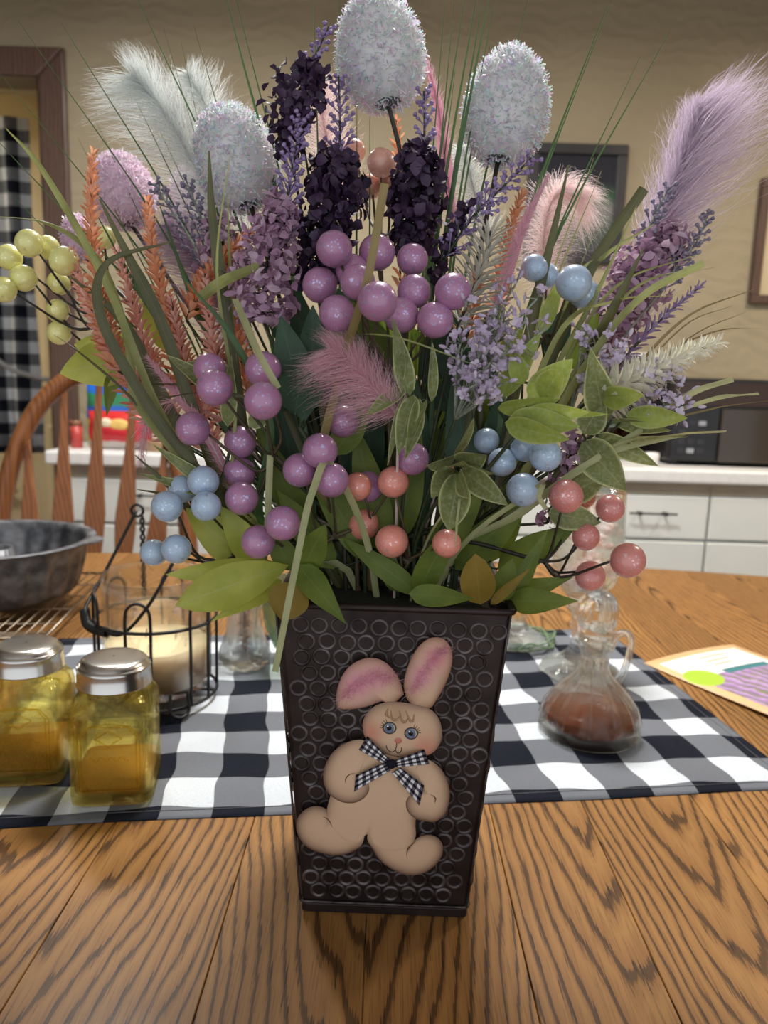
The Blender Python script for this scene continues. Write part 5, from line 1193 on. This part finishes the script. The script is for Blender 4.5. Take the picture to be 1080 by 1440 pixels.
cluster('small dull mauve blossom under the right dusty leaves', [(770, 735, -.03), (790, 690, -.035), (800, 650, -.04), (812, 610, -.04)], [22, 28, 26, 14], m_mauve, 160, .0075, 'mauve_blossom', 'blossom', m_stem, GM, .9)
GO = 'coral flower spikes'
spike('tallest coral flower spike on the far left', [(165, 520, .0), (140, 420, .0), (128, 310, 0), (131, 212, 0)], m_org, 300, .0125, .0042, group=GO)
spike('coral flower spike right of the pink glitter egg', [(262, 560, -.01), (240, 460, -.01), (218, 370, -.01), (207, 280, -.01)], m_org, 270, .0125, .0042, group=GO)
spike('pinkish coral spike bending low toward the chair', [(255, 625, -.0), (205, 555, -.0), (150, 475, 0), (112, 400, .01)], m_pko, 260, .0145, .0048, group=GO, open_=.95)
spike('pinkish coral spike beside the dark upright grass blade', [(325, 600, -.02), (310, 530, -.02), (296, 460, -.02), (288, 385, -.02)], m_pko, 200, .0135, .0046, group=GO, open_=.95)
spike('pinkish coral spike between the two tall coral spikes', [(235, 600, .01), (215, 520, .01), (190, 440, .01), (165, 350, .01)], m_pko, 240, .013, .0046, group=GO, open_=.9)
spike('pinkish coral spike just left of the purple berries on the blue spray side', [(300, 640, -.015), (280, 570, -.015), (258, 500, -.015), (240, 420, -.015)], m_pko, 210, .0135, .0046, group=GO, open_=.95)
spike('outermost pinkish coral spike over the yellow berries', [(215, 600, .02), (170, 520, .02), (130, 440, .02), (98, 350, .02)], m_pko, 230, .013, .0046, group=GO, open_=.9)
spike('coral spike tucked under the left mauve blossom', [(350, 560, -.01), (338, 500, -.01), (325, 440, -.01), (318, 375, -.01)], m_org, 170, .0125, .0044, group=GO)
spike('coral spike lying toward the mauve blossom', [(262, 450, -.01), (285, 400, -.01), (315, 360, -.01), (352, 328, -.01)], m_org, 150, .012, .0042, group=GO)
spike('small coral spike left of the narrow pink feather', [(700, 440, .0), (708, 380, 0), (718, 325, 0), (736, 268, 0)], m_org, 180, .0115, .0038, group=GO)
spike('small coral tip below the tallest egg', [(565, 280, .06), (562, 235, .06), (560, 200, .06), (557, 168, .06)], m_org, 80, .010, .0034, group=GO)
spike('short coral spike behind the rightmost purple berry', [(655, 480, -.02), (665, 440, -.02), (670, 410, -.02), (672, 380, -.02)], m_org, 90, .012, .0042, group=GO)
spike('short coral spike between the dark blossoms', [(560, 420, .01), (575, 375, .01), (590, 345, .01), (600, 315, .01)], m_org, 90, .011, .0040, group=GO)
spike('cream white heather spike pointing right above the worktop', [(830, 560, -.05), (890, 535, -.055), (950, 505, -.06), (1014, 480, -.065)], m_crm, 360, .0155, .0034, 'heather_spike', 'flower spike', open_=1.25, taper=(1.35, .38))
spike('pale spiky sprig right of the dark blossoms', [(640, 470, -.04), (660, 420, -.04), (678, 375, -.04), (690, 325, -.04)], m_wht, 190, .018, .0020, 'spiky_sprig', 'sprig', open_=1.35, taper=(1.3, .8))

def lilac(label, base, ends, nf, group='lilac sprays'):
    p0 = at(*base); t = thing('lilac_spray', label, 'lilac spray', foot_(p0), group)
    b = MB(); stalk(b, p0, .0013); b.build('stem', m_stem, t); b = MB(); fl_ = MB()
    for (x, y, Y) in ends:
        e = at(x, y, Y); mid = p0 + (e - p0) * .55 + rng.normal(size=3) * .004; S = spline([p0, mid, e], 6); b.tube(S, [.0010, .0007], 5)
        for q in range(nf):
            k = rng.integers(5, len(S)); d = unit(rng.normal(size=3) + unit(e - p0) * .8 - A(0, .7, 0) + A(0, 0, .4)); L = random.uniform(.004, .012); h = S[k] + d * L
            b.tube([S[k], h], .0004, 4)
            if random.random() < .55:
                a_, c_ = frame(d)
                D = [a_ * math.cos(w_) + c_ * math.sin(w_) + d * .35 for w_ in np.arange(4) * math.pi / 2 + random.random()]
                petals(fl_, [h] * 4, D, [d] * 4, .0042, .0036, .2, .15)
            else: fl_.tube([h, h + d * .002, h + d * .0045, h + d * .006], [.0005, .0014, .0013, .0004], 6)
    b.build('twigs', m_frost, t); fl_.build('florets', m_lil, t)['kind'] = 'stuff'; return t
lilac('big lilac spray with tiny four-petal flowers in the middle right', (640, 590, -.06), [(660, 440, -.085), (680, 470, -.09), (700, 430, -.08), (725, 400, -.07), (755, 420, -.075), (770, 460, -.08), (740, 450, -.09), (690, 510, -.10), (715, 490, -.095), (670, 540, -.10), (685, 555, -.10), (705, 540, -.10), (650, 490, -.08), (720, 430, -.085)], 17)
lilac('lilac cluster under the cream heather spike', (850, 600, -.05), [(930, 545, -.065), (950, 560, -.065), (945, 530, -.06), (962, 572, -.065), (925, 525, -.06)], 18)
lilac('lilac sprig left of the cream heather spike', (800, 590, -.03), [(865, 500, -.045), (850, 480, -.04), (880, 490, -.045), (835, 500, -.04), (815, 470, -.03)], 14)

# ------------------------------------------------------------------ leafy sprigs
def leafy(label, base, specs, mat, group=None, name='leafy_sprig'):
    p0 = at(*base); t = thing(name, label, 'leaf sprig', foot_(p0), group); b = MB(); stalk(b, p0, .0017)
    for s_ in specs:
        e = at(*s_[0]); b.tube(spline([p0, (p0 + e) / 2 + A(0, .004, -.004), e], 5), [.0012, .0008], 5)
    b.build('stem', m_stem, t); leaves(t, specs, mat); return t
leafy('dusty variegated leaf rosette hanging above the salmon berries', (645, 660, -.085), [
    ((640, 660, -.09), (607, 700, -.115), 42, dict(roll=.3)), ((645, 665, -.10), (630, 745, -.125), 46, dict(roll=-.2, shape='round')), ((650, 660, -.10), (714, 710, -.125), 40, dict(roll=.2)),
    ((645, 650, -.09), (684, 640, -.115), 44, dict(roll=.6)), ((640, 645, -.085), (600, 655, -.11), 34, dict(roll=-.9)), ((645, 665, -.105), (660, 700, -.135), 36, dict(roll=.9)), ((640, 640, -.08), (666, 588, -.105), 24, dict(roll=1.0)), ((650, 650, -.095), (696, 666, -.12), 20, dict(roll=1.1)), ((640, 655, -.09), (650, 648, -.13), 40, dict(roll=1.0))], m_dusty)
leafy('dusty green hanging leaves below the pink feather tuft', (580, 550, -.08), [
    ((572, 555, -.085), (545, 655, -.10), 18, dict(roll=.5, shape='lance')), ((582, 555, -.09), (560, 640, -.11), 34, dict(roll=.2)), ((590, 560, -.09), (570, 645, -.115), 30, dict(roll=-.6)), ((600, 562, -.095), (568, 650, -.115), 26, dict(roll=.9, shape='lance')),
    ((575, 560, -.08), (552, 447, -.09), 32, dict(roll=.2, shape='lance')), ((570, 545, -.08), (515, 585, -.095), 26, dict(roll=.4)), ((607, 565, -.08), (608, 482, -.09), 18, dict(roll=.5)), ((560, 540, -.08), (568, 490, -.09), 22, dict(roll=-.5))], m_dusty)
leafy('bright lime leaf sprig right of the lilac spray', (735, 600, -.07), [
    ((745, 565, -.085), (805, 505, -.095), 52, dict(roll=.1)), ((760, 560, -.09), (790, 520, -.11), 40, dict(roll=-.2, shape='round')), ((700, 575, -.08), (788, 560, -.10), 36, dict(roll=.7)), ((740, 580, -.09), (828, 580, -.11), 34, dict(roll=.3)),
    ((740, 570, -.09), (855, 583, -.10), 26, dict(roll=.7, shape='lance')), ((715, 590, -.085), (815, 600, -.11), 46, dict(roll=-.1)), ((710, 595, -.09), (800, 618, -.115), 40, dict(roll=.4)), ((700, 560, -.07), (760, 470, -.08), 36, {}), ((735, 540, -.08), (720, 490, -.085), 30, {})], m_limeleaf)
leafy('broad green leaf sprig under the cream heather spike', (840, 620, -.05), [
    ((850, 590, -.055), (830, 490, -.075), 50, dict(shape='lance')), ((845, 560, -.06), (905, 555, -.09), 38, dict(roll=.2, mat=m_limeleaf)), ((880, 585, -.06), (966, 588, -.08), 36, dict(roll=.1, mat=m_limeleaf)), ((860, 590, -.055), (945, 605, -.07), 30, dict(roll=.8)),
    ((840, 610, -.05), (925, 655, -.06), 32, dict(roll=.3)), ((820, 620, -.05), (880, 690, -.07), 60, dict(roll=.2)), ((820, 610, -.055), (850, 560, -.06), 46, {}), ((850, 620, -.05), (965, 612, -.06), 16, dict(roll=.6, shape='lance')), ((790, 700, -.05), (860, 665, -.06), 52, dict(roll=-.3)), ((770, 720, -.05), (845, 735, -.05), 44, {})], m_dusty)
leafy('dark blue-green serrated leaves left of the pink feather tuft', (420, 600, -.06), [
    ((430, 590, -.06), (395, 445, -.065), 64, dict(mat=m_lfd)), ((415, 580, -.07), (425, 515, -.085), 66, dict(mat=m_lfd, shape='round')), ((440, 560, -.055), (440, 430, -.055), 50, dict(mat=m_lfd)), ((470, 640, -.05), (520, 560, -.05), 46, dict(mat=m_lfg))], m_lfd)
leafy('grey-green leaf sprig behind the left purple berries', (330, 600, -.04), [
    ((330, 570, -.05), (235, 500, -.06), 30, dict(roll=.4)), ((320, 600, -.05), (325, 500, -.06), 26, dict(shape='lance')), ((350, 600, -.045), (395, 560, -.05), 30, {}), ((330, 530, -.045), (262, 510, -.05), 34, dict(roll=.8)), ((305, 690, -.05), (215, 625, -.05), 22, dict(shape='lance')), ((300, 700, -.05), (193, 665, -.05), 18, dict(shape='lance', roll=.4))], m_dusty)
leafy('dim green leaves filling the middle above the vase rim', (560, 760, -.03), [
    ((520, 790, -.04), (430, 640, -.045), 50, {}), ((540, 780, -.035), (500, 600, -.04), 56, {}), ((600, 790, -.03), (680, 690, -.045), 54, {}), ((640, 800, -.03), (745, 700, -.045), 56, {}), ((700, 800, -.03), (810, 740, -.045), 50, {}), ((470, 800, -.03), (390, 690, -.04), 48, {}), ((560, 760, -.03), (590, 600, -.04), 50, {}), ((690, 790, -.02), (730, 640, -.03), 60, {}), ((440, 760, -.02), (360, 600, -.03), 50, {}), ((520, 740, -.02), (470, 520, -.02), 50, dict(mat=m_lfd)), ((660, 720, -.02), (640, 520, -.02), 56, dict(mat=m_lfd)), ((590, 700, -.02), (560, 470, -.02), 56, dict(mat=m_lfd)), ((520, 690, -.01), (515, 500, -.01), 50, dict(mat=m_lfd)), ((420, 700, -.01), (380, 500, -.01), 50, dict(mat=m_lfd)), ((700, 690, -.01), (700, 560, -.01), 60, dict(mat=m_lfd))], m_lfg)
leafy('green leaves behind the sky blue berries', (780, 540, .0), [((770, 500, .0), (800, 430, .0), 40, dict(mat=m_lfd)), ((800, 520, 0), (842, 440, 0), 36, dict(mat=m_lfg)), ((760, 470, -.01), (790, 390, -.01), 24, dict(mat=m_limeleaf)), ((700, 520, -.04), (735, 455, -.06), 34, dict(mat=m_limeleaf))], m_lfg)

# ------------------------------------------------------------------ grasses
m_g1 = leafmat('grass_green', (.030, .075, .022), (.075, .15, .045), (.12, .19, .07), trans=.25, rough=.4)
m_g2 = leafmat('grass_olive', (.060, .062, .020), (.11, .11, .038), (.14, .14, .06), trans=.2, rough=.45)
m_g3 = leafmat('grass_pale', (.36, .38, .17), (.52, .53, .28), (.55, .56, .33), trans=.3, rough=.5)
m_g4 = leafmat('grass_tan', (.20, .15, .06), (.30, .23, .09), (.3, .24, .1), trans=.2, rough=.5)
m_g5 = leafmat('grass_yellowgreen', (.20, .22, .06), (.34, .36, .13), (.4, .42, .2), trans=.3, rough=.45)
def grass(label, blades, group=None):
    t = thing('grass_spray', label, 'grass', (float(np.clip(at(*blades[0][0][0])[0] * .2, -.04, .04)), .0, T + .02), group)
    for pth, wpx, mat, cut in blades:
        P = [at(*p) for p in pth]
        if len(P[0]) and pth[0][1] > 640: P = [foot_(P[0]), mouth(P[0])] + P
        S = spline(P, 7); Y = pth[-1][2]; w_ = wpx * pxm(Y)
        b = MB(); b.ribbon(S, [w_ * .8, w_, w_, w_ * .9, w_ * (.85 if cut else .12)], RT + A(0, .25, 0) * random.uniform(-1, 1), fold=.18); b.build('blade', mat, t)
def thin(x0, y0, x1, y1, Y, w=4, bow=0.0, mat=None):
    mx, my = (x0 + x1) / 2 + bow * (y1 - y0), (y0 + y1) / 2 - bow * (x1 - x0) * 0 - abs(bow) * 40
    return ([(x0, y0, Y * .3), (mx, my, Y * .7), (x1, y1, Y)], w, mat or m_g1, False)
grass('thin dark green grass fanning out top left', [thin(430, 700, 190, -10, .07, 4, -.05), thin(400, 700, 85, 30, .07, 3.5, -.06), thin(380, 700, 25, 28, .08, 3, -.07), thin(370, 700, -10, 90, .08, 3, -.07), thin(380, 690, -20, 180, .07, 4, -.06), thin(360, 700, -15, 240, .07, 3, -.05), thin(420, 700, 272, 35, .09, 3, -.03), thin(410, 700, 160, 75, .09, 2.5, -.03), thin(420, 700, 193, 115, .1, 2.5, -.03), thin(425, 700, 230, 40, .1, 2.5, .0), thin(420, 700, 255, 60, .1, 2.5, .02), thin(380, 700, 135, 170, .12, 2.5, 0), thin(370, 700, 110, 195, .12, 2.5, 0)])
grass('thin bright green grass rising at the upper left of the tallest egg', [thin(450, 700, 316, -10, .05, 7, -.03), thin(455, 700, 330, -10, .05, 4, -.03), thin(460, 690, 441, -10, .05, 3.5, 0), thin(480, 690, 477, -12, .06, 4, 0), thin(500, 700, 502, 130, .04, 4, 0), thin(520, 700, 520, 160, .05, 4, 0)])
grass('thick sheaf of dark green grass right of the tallest egg', [thin(590, 690, 690, -15, .01, 8, .02), thin(585, 690, 672, -15, .02, 6, .02), thin(600, 690, 680, -10, .01, 6, .02), thin(580, 690, 655, -12, .03, 5, .02), thin(605, 690, 698, -15, .02, 4, .02), thin(570, 690, 627, -12, .04, 3.5, 0), thin(575, 690, 640, -12, .04, 3.5, 0), thin(610, 690, 745, -15, .04, 4, .02), thin(600, 690, 660, 120, .03, 5, .02), thin(610, 690, 690, 60, .04, 4, .02), thin(595, 690, 640, 100, .05, 4, .02)])
grass('thin green grass crossing in front of the black framed picture', [thin(640, 690, 855, 5, .05, 5, .03), thin(645, 690, 862, -5, .05, 3, .03), thin(660, 690, 943, 42, .05, 4, .05), thin(670, 690, 900, 80, .05, 3.5, .04), thin(680, 690, 846, 240, .04, 4, .02, m_g5), thin(690, 690, 835, 222, .05, 4, .02, m_g5), thin(690, 690, 834, 330, .05, 4, 0, m_g5)])
grass('long curved yellow-green blades arching out on the far left', [
    ([(330, 720, -.03), (230, 590, -.04), (150, 400, -.03), (60, 240, -.01), (8, 180, 0)], 11, m_g5, False), ([(320, 720, -.03), (250, 640, -.04), (190, 560, -.03), (180, 480, -.03), (140, 370, -.02), (70, 315, -.01), (-20, 303, 0)], 11, m_g5, False),
    ([(350, 740, -.03), (260, 640, -.05), (190, 540, -.05), (140, 440, -.05), (150, 370, -.045), (240, 340, -.04)], 15, m_g2, False), ([(330, 700, -.02), (230, 610, -.03), (170, 545, -.03), (110, 494, -.02), (75, 470, 0)], 4, m_g2, False)])
grass('broad olive grass blades on the left of the bouquet', [
    ([(360, 760, -.02), (340, 600, -.03), (315, 420, -.03), (298, 300, -.03), (294, 212, -.03)], 17, m_g2, False), ([(350, 760, -.02), (280, 600, -.03), (225, 450, -.04), (180, 360, -.04), (140, 280, -.04)], 18, m_g2, False), ([(330, 760, -.01), (230, 560, -.015), (170, 450, -.01), (100, 390, .0)], 18, m_g2, False),
    ([(370, 760, -.02), (310, 520, -.01), (270, 420, 0), (225, 290, .01)], 10, m_g1, False), ([(360, 760, -.01), (260, 520, .0), (190, 400, .01), (135, 300, .01)], 8, m_g1, False), ([(370, 740, -.03), (380, 600, -.05), (330, 480, -.06), (262, 395, -.06)], 12, m_g1, False), ([(350, 720, -.03), (330, 500, -.03), (322, 350, -.02), (320, 270, -.02)], 5, m_g5, False), ([(340, 720, -.04), (330, 560, -.05), (305, 380, -.05), (325, 205, -.05)], 5, m_g5, False),
    ([(300, 745, -.04), (245, 690, -.05), (190, 640, -.05)], 11, m_g2, False), ([(310, 745, -.04), (240, 700, -.05), (192, 688, -.05)], 9, m_g2, False), ([(280, 420, -.04), (315, 395, -.045), (365, 375, -.05)], 15, m_g5, True), ([(330, 545, -.02), (255, 540, -.03), (176, 541, -.03)], 7, m_g2, False)])
grass('cut pale straw blades in front of the bouquet', [
    ([(470, 660, -.085), (440, 690, -.10), (415, 800, -.112), (387, 945, -.115)], 11, m_g3, True), ([(330, 420, -.07), (345, 455, -.09), (365, 500, -.105), (391, 546, -.108)], 11, m_g3, True), ([(450, 690, -.05), (480, 520, -.08), (515, 400, -.112), (541, 258, -.11)], 13, m_g4, True), ([(380, 800, -.05), (377, 730, -.06), (380, 640, -.06)], 11, m_g3, True), ([(640, 700, -.10), (642, 740, -.125), (640, 770, -.125)], 4, m_g3, False), ([(370, 565, -.08), (300, 550, -.085), (224, 560, -.08)], 5, m_g2, True), ([(750, 690, -.08), (758, 700, -.10), (768, 716, -.10)], 8, m_g3, True)])
grass('olive grass blades leaning right before the lavender plume', [
    ([(660, 740, -.02), (720, 560, -.01), (770, 360, .0), (800, 232, .0)], 15, m_g2, False), ([(680, 740, -.02), (760, 540, -.01), (830, 380, 0), (906, 265, 0)], 16, m_g2, True), ([(690, 740, -.02), (800, 560, -.02), (860, 440, -.04), (905, 350, -.04)], 20, m_g2, False), ([(670, 740, -.02), (780, 520, -.02), (840, 410, -.02), (895, 290, -.02)], 8, m_g5, False),
    ([(680, 740, -.02), (800, 500, -.02), (870, 400, -.03), (985, 357, -.03)], 5, m_g5, False), ([(690, 740, -.03), (820, 520, -.04), (900, 420, -.05), (990, 370, -.05)], 12, m_g5, True), ([(680, 740, -.03), (780, 480, -.03), (860, 425, -.04), (960, 415, -.04)], 9, m_g5, False), ([(700, 740, -.03), (820, 500, -.03), (900, 400, -.03), (1005, 376, -.03)], 5, m_g5, False), ([(690, 740, -.02), (800, 420, 0), (850, 360, 0), (920, 315, 0)], 8, m_g5, False)])
grass('thin straw grass reaching far right over the worktop', [
    ([(720, 740, -.03), (860, 560, -.03), (960, 450, -.03), (1062, 406, -.03)], 5, m_g4, False), ([(720, 740, -.03), (870, 560, -.03), (960, 460, -.03), (1030, 430, -.03)], 3, m_g4, False), ([(720, 740, -.03), (880, 560, -.02), (970, 475, -.02), (1050, 438, -.02)], 3, m_g4, False), ([(720, 740, -.03), (900, 530, -.02), (1000, 468, -.02), (1095, 462, -.02)], 3, m_g4, False),
    ([(730, 720, -.05), (880, 620, -.06), (970, 555, -.07), (1031, 533, -.07)], 9, m_g3, True), ([(730, 720, -.05), (900, 605, -.06), (1000, 562, -.07), (1067, 553, -.07)], 7, m_g3, True), ([(730, 720, -.05), (900, 610, -.06), (1000, 575, -.06), (1095, 562, -.06)], 4, m_g4, False), ([(740, 720, -.05), (860, 630, -.06), (950, 612, -.07), (1021, 607, -.07)], 7, m_g3, True), ([(760, 700, -.05), (850, 640, -.06), (930, 618, -.06), (968, 614, -.06)], 9, m_g3, False), ([(420, 470, -.05), (480, 470, -.09), (560, 475, -.10), (680, 518, -.11)], 3, m_g5, False)])
rg2 = random.Random(23)
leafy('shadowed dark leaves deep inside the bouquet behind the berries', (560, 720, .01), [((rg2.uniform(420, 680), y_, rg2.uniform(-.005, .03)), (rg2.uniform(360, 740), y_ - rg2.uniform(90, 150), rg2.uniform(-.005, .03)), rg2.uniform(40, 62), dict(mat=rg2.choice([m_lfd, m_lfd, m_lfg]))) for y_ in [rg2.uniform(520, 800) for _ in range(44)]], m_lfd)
rg_ = random.Random(11); bl = []
for i in range(46):
    x0 = rg_.uniform(450, 690); x1 = 560 + (x0 - 560) * rg_.uniform(1.2, 2.3) + rg_.uniform(-40, 40); y1 = rg_.uniform(430, 660); Y = rg_.uniform(-.04, .03)
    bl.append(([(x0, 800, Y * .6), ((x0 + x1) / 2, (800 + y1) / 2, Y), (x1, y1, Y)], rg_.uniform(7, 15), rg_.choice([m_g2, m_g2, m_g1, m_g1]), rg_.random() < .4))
grass('dark inner grass blades packed between the stems above the vase rim', bl)
